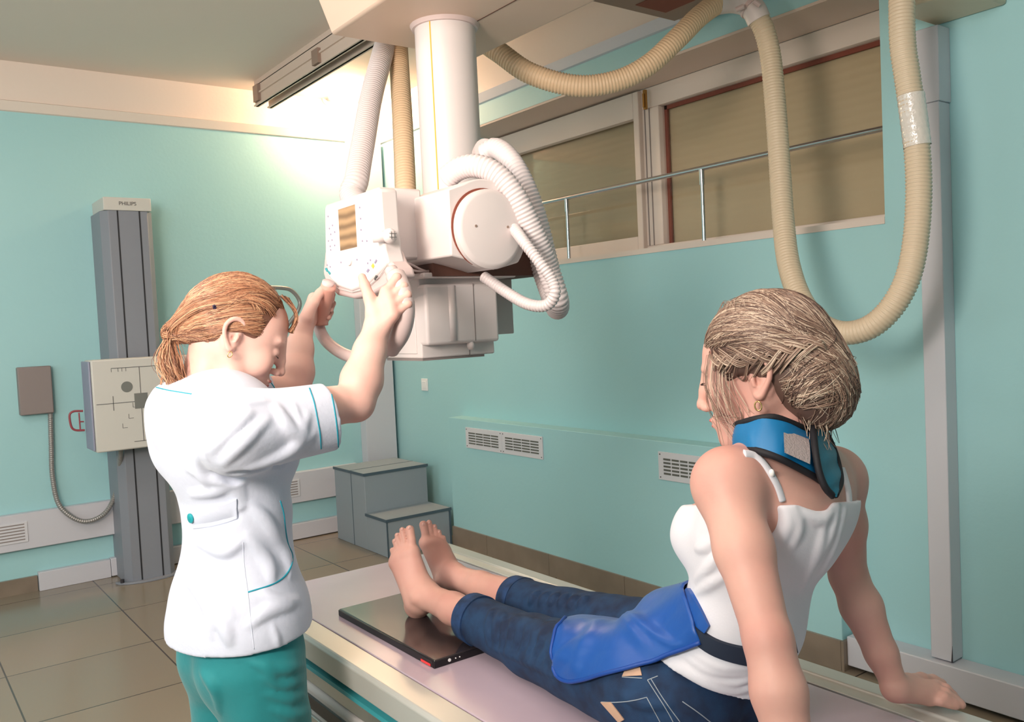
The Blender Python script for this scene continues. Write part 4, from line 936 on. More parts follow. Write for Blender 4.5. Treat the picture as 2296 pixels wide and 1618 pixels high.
# neck opening
ft.cone(at(366, 886, 1.775), at(430, 898, 1.72), .020, .018, .012)
ft.cone(at(440, 905, 1.80), at(490, 840, 1.80), .046, .075, .004, 'sub')
ft.cone(np.array(sh1), cu1+dirs*.06, .045, .058, .0, 'sub'); ft.cone(np.array(uS), cu2+dir2*.05, .045, .052, .0, 'sub')
tun = fobj('tunic', ft, M['tunic'], tech, 2)
piping('sleeve_piping', tun, [(738, 859), (745, 890), (752, 930), (757, 970), (759, 1002)], .0017, M['piping'], tun, -.0005)
piping('sleeve_piping', tun, [(694, 870), (704, 900), (712, 940), (718, 975), (720, 1006)], .0014, M['piping'], tun, 0)
piping('pocket_piping', tun, [(628, 1122), (636, 1150), (640, 1185), (646, 1220), (655, 1240), (655, 1262), (640, 1290), (610, 1310), (556, 1327)], .0017, M['piping'], tun, 0)
piping('neck_piping', tun, [(350, 868), (375, 874), (405, 879), (430, 883)], .0018, M['piping'], tun, -.001)
piping('sleeve_piping', tun, [(598, 845), (608, 858), (617, 872), (621, 882)], .0014, M['piping'], tun, 0); piping('sleeve_piping', tun, [(606, 842), (620, 850), (629, 864), (632, 880)], .0017, M['piping'], tun, 0)
piping('side_seam', tun, [(545, 1215), (548, 1270), (556, 1330), (562, 1390), (570, 1455)], .0009, M['tunic'], tun, .0)
# half belt with button
bp_ = []
bpx = [(428, 1148), (450, 1140), (480, 1134), (510, 1126), (531, 1117)], [(434, 1186), (455, 1184), (480, 1180), (510, 1172), (534, 1163)]
up_ = smooth_path([(a_, b_, 0) for a_, b_ in bpx[0]], 20); dn_ = smooth_path([(a_, b_, 0) for a_, b_ in bpx[1]], 20)
bm = MB(); vs = []; NR = 5
for i in range(20):
    for j in range(NR): t = j/(NR-1); pq = up_[i]*(1-t)+dn_[i]*t; vs.append(hit(tun, pq[0], pq[1], .0035)[0])
top = vs; bot = [hit(tun, *(up_[i]*(1-j/(NR-1))+dn_[i]*(j/(NR-1)))[:2], -.002)[0] for i in range(20) for j in range(NR)]
def sheet(mb, top, bot, n, m_, mi=0):
    N0 = n*m_; fs = []
    for i in range(n-1):
        for j in range(m_-1): a_ = i*m_+j; fs.append((a_, a_+1, a_+m_+1, a_+m_)); fs.append(tuple(reversed((N0+a_, N0+a_+1, N0+a_+m_+1, N0+a_+m_))))
    ring = [i*m_ for i in range(n)]+[(n-1)*m_+j for j in range(1, m_)]+[i*m_+m_-1 for i in range(n-2, -1, -1)]+[j for j in range(m_-2, 0, -1)]
    for i in range(len(ring)): a_, b_ = ring[i], ring[(i+1) % len(ring)]; fs.append((a_, b_, N0+b_, N0+a_))
    return mb.add(list(top)+list(bot), fs, mi)
obj('half_belt', sheet(MB(), top, bot, 20, NR), M['tunic'], tun, smooth='auto', bevel=.001)
bc, bn = hit(tun, 432, 1160, .004); obj('button', MB().tube([bc, bc+bn*.002, bc+bn*.003], [.0095, .0095, .007], 20).tube([bc+bn*.0028, bc+bn*.0034], .0028, 10), M['button'], tun, smooth='auto')
# ---- trousers and shoes
fp = Field((.36, 1.48, .02), (.80, 2.0, .90), .005)
fp.ell((.577, 1.745, .84), (.106, .15, .15), .02)
fp.ell((.545, 1.69, .77), (.08, .08, .10), .03).ell((.545, 1.80, .77), (.08, .08, .10), .03)
for s, kx_ in ((-1, .6), (1, .56)):
    hx = (.575, 1.745+s*.085, .78); kn = (kx_+.01, 1.745+s*.088, .46); an = (kx_-.02, 1.745+s*.09, .07)
    fp.cone(hx, kn, .092, .068, .03).cone(kn, an, .068, .062, .02)
tmp = fobj('tmp', fp.copy(), M['trouser'], None)
ridges(fp, tmp, [[(600, 1490), (640, 1500), (690, 1485)], [(590, 1520), (640, 1535), (700, 1515)], [(600, 1555), (650, 1565), (705, 1550)], [(610, 1590), (660, 1600), (710, 1590)], [(450, 1500), (480, 1540), (490, 1600)], [(560, 1480), (600, 1500), (620, 1540)]], .007, .012, .003)
bpy.data.objects.remove(tmp, do_unlink=True)
waves(fp, .003, (25, 40, 66), 9); fp.plane((0, 0, .06), (0, 0, -1))
tr = fobj('trousers', fp, M['trouser'], tech, 2)
tmpf = None
for s, kx_ in ((-1, .6), (1, .56)):
    fs_ = Field((kx_-.12, 1.745+s*.09-.07, -.005), (kx_+.2, 1.745+s*.09+.07, .13), .004); yy = 1.745+s*.09
    fs_.cone((kx_-.06, yy, .035), (kx_+.12, yy, .03), .04, .042, .02).cone((kx_-.04, yy, .05), (kx_-.03, yy, .09), .04, .036, .02).plane((0, 0, .002), (0, 0, -1))
    fobj('shoe', fs_, M['shoe'], tech, 2)
# ================================================================== SEATED PERSON
pat = thing('person', 'seated person in white camisole and rolled jeans leaning back on the table, braided blond hair', 'person', (1.1, 1.0, ZT))
def atz(px, py, z): return onz(px, py, z)
fq = Field((.74, .44, .705), (1.60, 2.0, 1.60), .0027)
lS, lE, lW = at(1628, 1085, 1.245), at(1722, 1432, 1.12), np.array([.862, .615, .785])
rS, rE, rW = at(1872, 1075, 1.42), at(1902, 1290, 1.485), atz(2008, 1540, .775)
Pc = np.array([1.09, 1.0, .815]); Wc = at(1668, 1395, 1.37); Cc = at(1712, 1195, 1.36); Gc = (lS+rS)/2
pf = frame((-.08, 1, 0), pitch=math.radians(-16)); AX = [pf[1], pf[0], pf[2]]
def torso(f, o=0.0, wk=.05):
    f.ell(Pc, (.15+o, .115+o, .092+o), .02)
    f.ell(Pc+np.array([-.07, -.035, -.01]), (.085+o, .085+o, .082+o), .03); f.ell(Pc+np.array([.07, -.035, -.01]), (.085+o, .085+o, .082+o), .03)
    f.ell(Wc, (.092+o, .070+o, .12), wk, ax=AX)
    f.ell(Cc, (.132+o, .088+o, .115), wk, ax=AX)
def upper(f, o=0.0):
    f.cone(lS*.72+rS*.28, rS*.72+lS*.28, .062+o, .062+o, .05)
    for s, px_ in ((-1, (1585, 1195, 1.395)), (1, (1660, 1185, 1.52))): f.ell(at(*px_), (.052+o, .052+o, .052+o), .04)
torso(fq, -.010); upper(fq, -.002)
fq.ell(Gc+np.array([0, -.03, -.05]), (.10, .05, .07), .05, ax=AX)
nk0, HC2 = at(1772, 1035, 1.352), at(1709, 822, 1.36)
tf2 = frame((-.397, .918, 0), pitch=math.radians(9))
fq.cone(nk0+np.array([0, 0, -.03]), HC2-tf2[0]*.035-tf2[2]*.06, .056, .047, .03)
for s_ in (lS, rS): fq.cone(nk0+np.array([0, 0, -.01]), s_*.9+nk0*.1, .042, .036, .045)
fq.ell(lS, (.047, .047, .05), .03).ell(rS, (.047, .047, .05), .03)
HP2 = head(fq, HC2, tf2, .98)
for (a_, b_, c_) in ((lS, lE, lW), (rS, rE, rW)):
    m1 = a_+(b_-a_)*.45; fq.cone(a_, m1, .043, .039, .02).cone(m1, b_, .039, .030, .015)
    m2 = b_+(c_-b_)*.28; fq.cone(b_, m2, .031, .034, .012).cone(m2, b_+(c_-b_)*.7, .034, .026, .012).cone(b_+(c_-b_)*.7, c_, .026, .021, .012)
# right hand spread on the far rail, left hand on the near rail
hand(fq, rW, [atz(2100, 1540, .752), atz(2096, 1549, .752), atz(2090, 1557, .75), atz(2083, 1564, .748)],
     [[atz(2120, 1545, .752), atz(2134, 1556, .744), atz(2146, 1567, .738)], [atz(2120, 1554, .752), atz(2138, 1565, .743), atz(2154, 1575, .736)],
      [atz(2116, 1564, .75), atz(2136, 1573, .742), atz(2157, 1580, .735)], [atz(2108, 1571, .747), atz(2126, 1578, .741), atz(2143, 1584, .735)]],
     [atz(2035, 1532, .765), atz(2066, 1524, .755), atz(2092, 1526, .745), atz(2112, 1532, .738)], rw=.022, rk=.0115)
lm = [np.array([.885, .55, .75]), np.array([.865, .545, .752]), np.array([.845, .545, .752]), np.array([.825, .552, .748])]
hand(fq, lW, lm[::-1], [[q_+(0, -.035, -.003), q_+(0, -.058, -.01), q_+(0, -.075, -.014)] for q_ in lm[::-1]], [lW+(-.02, -.015, -.015), lW+(-.04, -.04, -.025), lW+(-.05, -.065, -.035), lW+(-.055, -.085, -.042)], rw=.022, rk=.0115)
# legs and feet
lH, rH = Pc+np.array([-.085, .02, -.01]), Pc+np.array([.085, .02, -.01])
lK, rK = atz(1200, 1450, .778), atz(1272, 1384, .778)
lA, rA = at(955, 1335, 2.02), at(1014, 1290, 2.21)
for h_, k_, a_ in ((lH, lK, lA), (rH, rK, rA)):
    fq.cone(h_, k_, .075, .050, .03); m2 = k_+(a_-k_)*.32; fq.cone(k_, m2, .046, .046, .02).cone(m2, k_+(a_-k_)*.72, .046, .034, .02).cone(k_+(a_-k_)*.72, a_, .034, .029, .015)
def foot(fld, ank, heel, bases, tips, dn, rt=(.0108, .0074, .007, .0068, .0068)):
    fld.ell(heel, (.024, .026, .025), .03); fld.cone(ank, heel, .029, .023, .03)
    mid = np.mean(bases, axis=0)
    for i, (b_, t_) in enumerate(zip(bases, tips)):
        st_ = ank+(heel-ank)*.35+(b_-mid)*.35; fld.cone(st_, b_, .026, .0145 if i else .017, .018)
        j = b_+(t_-b_)*.55+dn*.004; fld.chain([b_, j, t_], [rt[i]*1.05, rt[i]*.9, rt[i]], .0015)
    for i in range(4): fld.cone(bases[i]-dn*-.003, bases[i+1], .014, .014, .01)
dl = 2.05
Lb = [at(924, 1236, dl), at(910, 1240, dl+.004), at(901, 1244, dl+.006), at(894, 1250, dl+.006), at(887, 1262, dl+.004)]
Lt = [at(919, 1187, dl+.01), at(902, 1188, dl+.015), at(891, 1200, dl+.014), at(885, 1213, dl+.012), at(880, 1233, dl+.008)]
foot(fq, at(948, 1330, 2.02), atz(935, 1356, ZT+.017+.025), Lb, Lt, np.array([0, -1., 0]))
dr = 2.24
Rb = [at(954, 1216, dr), at(967, 1217, dr+.006), at(978, 1220, dr+.01), at(987, 1225, dr+.012), at(995, 1232, dr+.012)]
Rt = [at(949, 1176, dr+.01), at(962, 1171, dr+.02), at(974, 1180, dr+.022), at(984, 1192, dr+.02), at(994, 1205, dr+.018)]
foot(fq, at(1012, 1288, 2.21), atz(996, 1303, ZT+.026), Rb, Rt, np.array([0, -1., 0]))
fq.ell(at(933, 1340, 1.995), (.010, .010, .011), .014); fq.ell(at(985, 1300, 2.20), (.01, .01, .011), .012)
pbody = fobj('body', fq, M['skin2'], pat)
for nm, P_ in (('toenail', [(919, 1183), (902, 1186), (891, 1198), (885, 1212)]), ('toenail', [(950, 1175), (963, 1172), (975, 1180), (985, 1192)])):
    for i, (a_, b_) in enumerate(P_):
        c_n, n_n = hit(pbody, a_, b_, .0); obj(nm, MB().sphere(c_n, (.0055 if i == 0 else .0035, .0018, .005 if i == 0 else .0035), 12, 8), M['nail'], pbody, smooth=True)
for s in (-1, 1):
    obj('eyelash', MB().tube([HP2(.084, s*.018, -.012), HP2(.093, s*.025, -.010), HP2(.093, s*.034, -.011), HP2(.083, s*.043, -.013)], [.0004, .0013, .0014, .0004], 6), M['lash'], pbody, smooth=True)
    obj('eyebrow', MB().tube([HP2(.0895, s*.014, .012), HP2(.0885, s*.024, .0165), HP2(.083, s*.036, .016), HP2(.074, s*.046, .010)], [.001, .002, .0018, .0006], 8), M['bhair_c'], pbody, smooth=True)
fpatch('upper_lip', (.0932, 0, -.072), (.0075, .018, .0042), M['lip'], pbody, HP2, tf2, .98); fpatch('lower_lip', (.0912, 0, -.0815), (.0078, .015, .0049), M['lip'], pbody, HP2, tf2, .98)
ep_ = HP2(-.004, -.083, -.05)
obj('earring', MB().tube([ep_+.007*math.cos(t)*tf2[2]+.005*math.sin(t)*tf2[0]-.005*tf2[2] for t in np.linspace(0, 6.28, 16)], .0012, 6), M['gold'], pbody, smooth=True)
# ---- hair: braid crown and loose bun
hm2 = HeadMap(HP2, (.104, .087, .097)); Xf = list(tf2)
knot = HP2(-.085, -.055, .012)
cf2 = Field(HC2-.17, HC2+.17, .003)
cf2.ell(HP2(-.016, 0, .022), (.100, .084, .094), .01, 'add', Xf)
cf2.ell(HP2(-.082, -.018, -.035), (.055, .066, .075), .025, 'add', Xf)
cf2.ell(HP2(.092, 0, -.036), (.058, .095, .078), .012, 'sub', Xf)
cf2.ell(HP2(.015, -.09, -.055), (.042, .05, .052), .012, 'sub', Xf); cf2.ell(HP2(.015, .09, -.055), (.042, .05, .052), .012, 'sub', Xf)
cf2.ell(HP2(-.01, 0, -.115), (.055, .09, .05), .012, 'sub', Xf)
cap2 = fobj('hair', cf2, M['bhair_c'], pbody, 2)
rng = random.Random(11); paths, rads = [], []
def surf(p, lift=0.0):
    h_ = o_bvh[cap2.name].find_nearest(Vector(p)); n_ = np.array(h_[1]); q_ = np.array(h_[0]); 
    return q_+n_*lift
def flow2(gen, n, end, lift=(.0, .004), bow=.02, jit=.006, rmin=.0003, rmax=.0008, npt=14, sag=None):
    for _ in range(n):
        p0 = gen(); e_ = np.array(end)+np.array([rng.gauss(0, jit) for _ in range(3)]); b_ = rng.uniform(.3, 1.2)*bow; lf = rng.uniform(*lift); pts = []
        sg = sag if sag is not None else tf2[2]
        for t in np.linspace(0, 1, 8): q_ = p0*(1-t)+e_*t+np.array(sg)*b_*math.sin(math.pi*t); pts.append(surf(q_, lf*math.sin(math.pi*min(1, .15+t*.85))+.0005))
        paths.append(smooth_path(pts, npt)); rads.append(rng.uniform(rmin, rmax))
G = lambda a0_, a1_, e0_, e1_: (lambda: hm2.at(rng.uniform(a0_, a1_), rng.uniform(e0_, e1_)))
flow2(G(-60, -5, 14, 34), 500, knot, bow=.03)
flow2(G(-75, -12, 24, 60), 900, knot, bow=.028)
flow2(G(60, 178, 30, 88), 700, HP2(-.10, .02, .02), bow=.012)
flow2(G(-120, -60, 55, 88), 700, knot, bow=.012)
flow2(G(-178, -100, 30, 85), 500, HP2(-.10, -.02, .0), bow=.006)
flow2(G(-25, 40, 34, 78), 700, knot, bow=.035)
flow2(G(-90, -62, 2, 32), 600, knot, bow=.012)
flow2(G(-100, -84, -6, 8), 200, knot+np.array([0, 0, -.01]), bow=.006)
flow2(G(40, 150, 20, 80), 380, HP2(-.10, .02, .02), bow=.02)
nape = HP2(-.075, -.01, -.098)
flow2(lambda: knot+np.array([rng.gauss(0, .012) for _ in range(3)]), 1000, nape, bow=.055, sag=-tf2[0]*1.0-tf2[1]*.2, jit=.014)
flow2(lambda: HP2(-.05+rng.uniform(-.02, .01), -.075, -.04+rng.uniform(-.03, .02)), 300, HP2(-.13, -.03, -.02), bow=.01, sag=-tf2[1], jit=.02)
flow2(lambda: HP2(-.11, .03+rng.uniform(-.04, .03), .03+rng.uniform(-.03, .03)), 260, nape, bow=.05, sag=-tf2[0], jit=.018)
# plait strands over the side: three fat locks that weave back to the knot
st0 = HP2(.052, -.066, .022)
for k in range(9):
    t = k/8; c0 = st0*(1-t)+knot*t; 
    for sgn in (-1, 1):
        for _ in range(20):
            o_ = rng.uniform(-.006, .006); pts = [surf(c0+tf2[2]*(.017*sgn+o_)+tf2[0]*.022, .001), surf(c0+tf2[2]*(.010*sgn+o_*.8)+tf2[0]*.006, .008), surf(c0+tf2[2]*(-.003*sgn+o_*.6)-tf2[0]*.012, .009), surf(c0+tf2[2]*(-.004*sgn+o_*.4)-tf2[0]*.024, .002)]
            paths.append(smooth_path(pts, 12)); rads.append(rng.uniform(.0003, .0006))
for _ in range(46):   # loose wisps beside the cheek and the nape
    x0 = rng.uniform(-.005, .045); a_ = HP2(x0+.02, -.068, .035); L_ = rng.uniform(.08, .17)
    paths.append(smooth_path([a_, HP2(x0+.032, -.074, -.01), HP2(x0+.028+rng.uniform(-.012, .012), -.07, -.06), HP2(x0+.012+rng.uniform(-.02, .02), -.06, .02-L_)], 14)); rads.append(rng.uniform(.0003, .0006))
for _ in range(60):
    a_ = HP2(-.06+rng.uniform(-.03, .01), -.045+rng.uniform(-.02, .06), -.08); paths.append(smooth_path([a_, a_+tf2[2]*-.03+tf2[0]*rng.uniform(-.01, .01), a_+tf2[2]*-.055+tf2[0]*rng.uniform(-.015, .02)+tf2[1]*rng.uniform(-.01, .01)], 8)); rads.append(rng.uniform(.0004, .0009))
for _ in range(40):
    az = rng.uniform(-140, 120); a_ = hm2.at(az, rng.uniform(30, 80)); b_ = hm2.at(az-rng.uniform(15, 40), rng.uniform(20, 80)); paths.append(smooth_path([a_, hm2.at(az-10, 60, .012), b_], 10)); rads.append(.0003)
strands('hair_strands', paths, rads, [M['bhair_a'], M['bhair_b'], M['bhair_c']], cap2, seed=9, weights=(.46, .24, .30))
# ---- camisole
fk = Field((.84, .60, .72), (1.45, 1.22, 1.26), .003)
torso(fk, .006, .055); upper(fk, .006); fk.ell(Gc+np.array([0, -.03, -.05]), (.106, .056, .076), .05, ax=AX); fk.cone(Pc+np.array([0, 0, .02]), Wc, .13, .09, .05, flat=(pf[0], .85))
waves(fk, .0012, (30, 48, 75), 3)
tmp = fobj('tmp', fk.copy(), M['tank'], None)
ridges(fk, tmp, [[(1500, 1470), (1560, 1510), (1640, 1530), (1690, 1520)], [(1510, 1490), (1580, 1530), (1650, 1548), (1700, 1535)], [(1530, 1465), (1590, 1500), (1670, 1512)], [(1550, 1460), (1610, 1490), (1680, 1498)],
   [(1490, 1500), (1560, 1552), (1640, 1570), (1690, 1560)], [(1560, 1300), (1590, 1270), (1620, 1230)], [(1560, 1330), (1590, 1310), (1625, 1290)], [(1760, 1130), (1770, 1170), (1755, 1215)], [(1775, 1130), (1790, 1180), (1775, 1230)],
   [(1800, 1150), (1840, 1165), (1870, 1140)], [(1880, 1130), (1860, 1200), (1830, 1260)], [(1895, 1140), (1870, 1220), (1845, 1280)], [(1850, 1160), (1835, 1230), (1800, 1320)], [(1560, 1230), (1580, 1225), (1600, 1210)]], .0045, .010, .003)
u1_, u2_ = hit(tmp, 1812, 1130)[0], hit(tmp, 1592, 1135)[0]
bpy.data.objects.remove(tmp, do_unlink=True)
p1_, p2_, p3_ = at(1453, 1486, 1.33), at(1600, 1594, 1.25), at(1705, 1572, 1.33)
n_ = np.cross(p2_-p1_, p3_-p1_); n_ = n_ if n_[2] < 0 else -n_; fk.plane(p1_, n_)
n2_ = np.cross(u2_-u1_, rS-lS); fk.plane(u1_, n2_ if n2_[2] > 0 else -n2_)
fk.cone(at(1650, 1075, 1.18), at(1672, 1165, 1.21), .060, .052, .004, 'sub').cone(at(1915, 1060, 1.46), at(1925, 1110, 1.48), .045, .04, .004, 'sub')
fk.cone(at(1815, 1085, 1.24), at(1820, 1105, 1.26), .035, .03, .006, 'sub')
cami = fobj('camisole', fk, M['tank'], pat, 2)
def surf_tube(name, o, pix, r, m_, parent, lift, flat):
    S2 = smooth_path([(a, b, 0) for a, b in pix], 40); P = []; N = []
    for a, b, _ in S2: p, nn = hit(o, a, b, lift); P.append(p); N.append(nn)
    P = np.array(P)
    for _ in range(4): P[1:-1] = (P[:-2]+2*P[1:-1]+P[2:])/4
    return obj(name, MB().tube(P, r, 12, flat=(np.mean(N, axis=0)/np.linalg.norm(np.mean(N, axis=0)), flat)), m_, parent, smooth=True)
surf_tube('strap', pbody, [(1668, 1018), (1690, 1022), (1712, 1040), (1732, 1070), (1745, 1095), (1754, 1122)], .0065, M['tank'], cami, .001, .4)
surf_tube('strap', pbody, [(1886, 1050), (1894, 1075), (1900, 1100), (1902, 1125)], .008, M['tank'], cami, .001, .5)
sl_, _n = hit(pbody, 1726, 1062, .004); obj('strap_slider', MB().sphere(sl_, (.004, .004, .006), 10, 8), M['white_gloss'], cami, smooth=True)
# ---- jeans
def denim():
    m = mat('denim', (22, 56, 92), .85, bump=.5, bscale=700, dist=.0008, rgb2=(14, 34, 64), nscale=26); return m
M['denim'] = denim(); M['denim_cuff'] = mat('denim_cuff', (26, 54, 92), .85, bump=.5, bscale=700, dist=.0008, noise=.2, nscale=40)
M['stitch'] = mat('stitch', (150, 160, 170), .8); M['patch'] = mat('leather_patch', (196, 160, 136), .7, bump=.3, bscale=200)
M['shield'] = mat('shield_blue', (6, 76, 158), .40, bump=.25, bscale=60, dist=.002, spec=.5, sheen=.1); M['belt'] = mat('belt', (14, 30, 52), .7)
M['collar'] = mat('collar_blue', (14, 112, 168), .4, bump=.25, bscale=60, dist=.002); M['binding'] = mat('binding', (16, 16, 24), .7); M['velcro'] = mat('velcro', (170, 158, 158), .95, bump=.8, bscale=300, dist=.002)
fj = Field((.82, .74, .715), (1.42, 1.80, 1.0), .0032)
fj.ell(Pc, (.158, .122, .100), .02)
for s in (-1, 1): fj.ell(Pc+np.array([s*.07, -.035, -.01]), (.093, .093, .090), .03)
for h_, k_, a_, cf_ in ((lH, lK, lA, (1058, 1405, 2.0)), (rH, rK, rA, (1152, 1348, 2.08))):
    fj.cone(h_, k_, .090, .060, .03); fj.cone(k_, k_+(a_-k_)*.75, .058, .046, .02)
waves(fj, .0016, (32, 55, 90), 7)
tmp = fobj('tmp', fj.copy(), M['denim'], None)
ridges(fj, tmp, [[(1102+14*i+5*(i % 2), 1368+3*i), (1096+18*i, 1400+3*i), (1096+14*i, 1440+5*i)] for i in range(11)]+[[(1205+22*i, 1328+2*i), (1190+22*i, 1350+2*i)] for i in range(6)]+
   [[(1400, 1560), (1440, 1575), (1500, 1580)], [(1180, 1420), (1240, 1440), (1300, 1500)], [(1100, 1450), (1180, 1480), (1250, 1520)]], .0065, .010, .002)
bpy.data.objects.remove(tmp, do_unlink=True)
lc_, rc_ = [k_+(a_-k_)*t_ for k_, a_, t_ in ((lK, lA, .55), (rK, rA, .42))]
def tpar(px, a_, k_):
    ts = np.linspace(0, 1, 60); v = [(CM @ (k_+(a_-k_)*t-CP)) for t in ts]; xs_ = [W/2+F*q_[0]/q_[2] for q_ in v]; return ts[int(np.argmin(np.abs(np.array(xs_)-px)))]
lc_, rc_ = lK+(lA-lK)*tpar(1056, lA, lK), rK+(rA-rK)*tpar(1150, rA, rK)
x, y, z = fj.coords(); msk = x < (lK[0]+rK[0])/2+.01*(y-1.4)
for cpt, a_, k_, side in ((lc_, lA, lK, True), (rc_, rA, rK, False)):
    n_ = (a_-k_)/np.linalg.norm(a_-k_); d = ((x-cpt[0])*n_[0]+(y-cpt[1])*n_[1]+(z-cpt[2])*n_[2]).astype(np.float32)
    fj.D = np.where((msk if side else ~msk) & (y > 1.38), np.maximum(fj.D, d), fj.D)
fj.plane((0, 0, ZT+.004), (0, 0, -1))
jeans = fobj('jeans', fj, M['denim'], pat, 1)
for cpt, a_, k_ in ((lc_, lA, lK), (rc_, rA, rK)):
    n_ = (a_-k_)/np.linalg.norm(a_-k_); obj('cuff', MB().tube([cpt-n_*.034, cpt-n_*.02, cpt, cpt+n_*.004, cpt+n_*.002], [.0545, .0535, .0525, .051, .047], 40), M['denim_cuff'], jeans, smooth='auto')
def stitch(pix): piping('stitching', jeans, pix, .0008, M['stitch'], jeans, .0003, n=30, seg=6)
stitch([(1348, 1573), (1380, 1574), (1420, 1570), (1450, 1563)]); stitch([(1450, 1563), (1465, 1590), (1480, 1618), (1490, 1640)])
stitch([(1452, 1524), (1475, 1560), (1500, 1600), (1520, 1640)]); stitch([(1460, 1522), (1490, 1570), (1525, 1618)]); stitch([(1452, 1524), (1475, 1515)]); stitch([(1395, 1517), (1440, 1520)]); stitch([(1530, 1572), (1570, 1600), (1620, 1640)])
def surfpatch(name, o, quad, m_, parent, lift=.002, n=6):
    q4 = [np.array([a, b], float) for a, b in quad]; g = []
    for i in range(n):
        for j in range(n): u, v = i/(n-1), j/(n-1); g.append((q4[0]*(1-u)+q4[1]*u)*(1-v)+(q4[3]*(1-u)+q4[2]*u)*v)
    top = [hit(o, a, b, lift)[0] for a, b in g]; bot = [hit(o, a, b, -.001)[0] for a, b in g]
    return obj(name, sheet(MB(), top, bot, n, n), m_, parent, smooth='auto')
surfpatch('leather_patch', jeans, [(1348, 1573), (1370, 1573), (1400, 1612), (1388, 1618)], M['patch'], jeans); surfpatch('leather_patch', jeans, [(1403, 1500), (1436, 1496), (1440, 1514), (1396, 1516)], M['patch'], jeans)
# ---- lead apron draped over the thighs
ap = thing('lead_apron', 'bright blue lead apron with dark belt draped over the thighs of the seated person', 'apron', (1.05, 1.2, ZT+.1))
NI, NJ = 60, 40
near_ = smooth_path([(1578, 1436, 0), (1500, 1470, 0), (1430, 1497, 0), (1350, 1517, 0), (1300, 1527, 0), (1272, 1524, 0), (1256, 1512, 0)], NI)
far_ = smooth_path([(1541, 1319, 0), (1480, 1334, 0), (1420, 1345, 0), (1376, 1358, 0), (1335, 1382, 0), (1296, 1393, 0), (1258, 1402, 0)], NI)
def hit2(a_, b_):
    best = None
    for o_ in (jeans, cami):
        r_ = ray(a_, b_); r_ = r_/np.linalg.norm(r_); h_ = o_bvh[o_.name].ray_cast(Vector(CP), Vector(r_), 2.3)
        if h_[0] is not None and (best is None or h_[3] < best[0]): best = (h_[3], np.array(h_[0]))
    if best is None: return onz(a_, b_, .82)
    return best[1]
G3 = np.zeros((NI, NJ, 3))
for i in range(NI):
    bow = -14*math.sin(math.pi*i/(NI-1))*0; xl_ = 12 if i > NI-8 else 0
    for j in range(NJ):
        v = j/(NJ-1); pq2 = near_[i]*(1-v)+far_[i]*v; G3[i, j] = hit2(pq2[0]-(12*math.sin(math.pi*v) if i > NI*.8 else 0)*(i/(NI-1)), pq2[1])
for i in range(NI):
    for j in range(1, NJ):
        if np.linalg.norm(G3[i, j]-G3[i, j-1]) > .045: st_ = G3[i, j-1]-G3[i, max(0, j-3)]; G3[i, j] = G3[i, j-1]+np.array([.004, .002, -.002])
for _ in range(12): G3[1:-1] = (G3[:-2]+2*G3[1:-1]+G3[2:])/4
for _ in range(22):
    Zp = np.pad(G3, ((1, 1), (1, 1), (0, 0)), mode='edge'); sm = (Zp[:-2, 1:-1]+Zp[2:, 1:-1]+Zp[1:-1, :-2]+Zp[1:-1, 2:]+4*G3)/8
    sm[:, :, 2] = np.maximum(sm[:, :, 2], G3[:, :, 2]); G3[1:-1, 1:-1] = sm[1:-1, 1:-1]
ex = [G3]
lastrow = G3[:, -1]; 
for k in range(1, 5): ex.append((lastrow+np.array([.022*k, .012*k, -.006*k*k*.5]))[:, None, :])
G3 = np.concatenate(ex, axis=1); NJ2 = G3.shape[1]
dU = np.gradient(G3, axis=0); dV = np.gradient(G3, axis=1); NN = np.cross(dU, dV); NN /= np.linalg.norm(NN, axis=2)[:, :, None]+1e-9; NN[NN[:, :, 2] < 0] *= -1
ii, jj = np.meshgrid(np.arange(NI)/(NI-1), np.arange(NJ2)/(NJ2-1), indexing='ij'); env = np.sin(math.pi*np.clip(jj, .0, 1))
lift = .009+.0045*np.maximum(0, np.sin(9*jj+7*ii+1.5*np.sin(6*ii)))*env+.009*np.exp(-((ii-.20-.28*jj)/.05)**2)*env+.008*np.exp(-((ii-.09-.35*jj)/.035)**2)*env+.006*np.exp(-((ii-.75+.2*jj)/.09)**2)*env
T3 = G3+NN*lift[:, :, None]; B3 = G3+NN*(lift-.0035)[:, :, None]
obj('apron_cloth', sheet(MB(), [tuple(q_) for q_ in T3.reshape(-1, 3)], [tuple(q_) for q_ in B3.reshape(-1, 3)], NI, NJ2), M['shield'], ap, smooth=True)
edge = np.concatenate([T3[:, 0], T3[-1, 1:]]); obj('edge_binding', MB().tube(resample(edge, .01), .0035, 8), mat('apron_edge', (8, 66, 150), .5), ap, smooth=True)
def band(name, o, up_, dn_, m_, parent, lift=.004, n=34, mrow=5):
    a_ = smooth_path([(p, q_, 0) for p, q_ in up_], n); b_ = smooth_path([(p, q_, 0) for p, q_ in dn_], n); top, bot = [], []
    for i in range(n):
        for j in range(mrow):
            t = j/(mrow-1); w_ = a_[i]*(1-t)+b_[i]*t; p, nn = hit(o, w_[0], w_[1], lift); top.append(p); bot.append(p-nn*(lift+.001))
    T_ = np.array(top).reshape(n, mrow, 3)
    for _ in range(3): T_[1:-1] = (T_[:-2]+2*T_[1:-1]+T_[2:])/4
    return obj(name, sheet(MB(), [tuple(q_) for q_ in T_.reshape(-1, 3)], bot, n, mrow), m_, parent, smooth='auto')
band('apron_bib', cami, [(1548, 1318), (1556, 1330), (1575, 1365), (1593, 1402)], [(1530, 1340), (1540, 1370), (1556, 1400), (1580, 1424)], M['shield'], ap, .006)
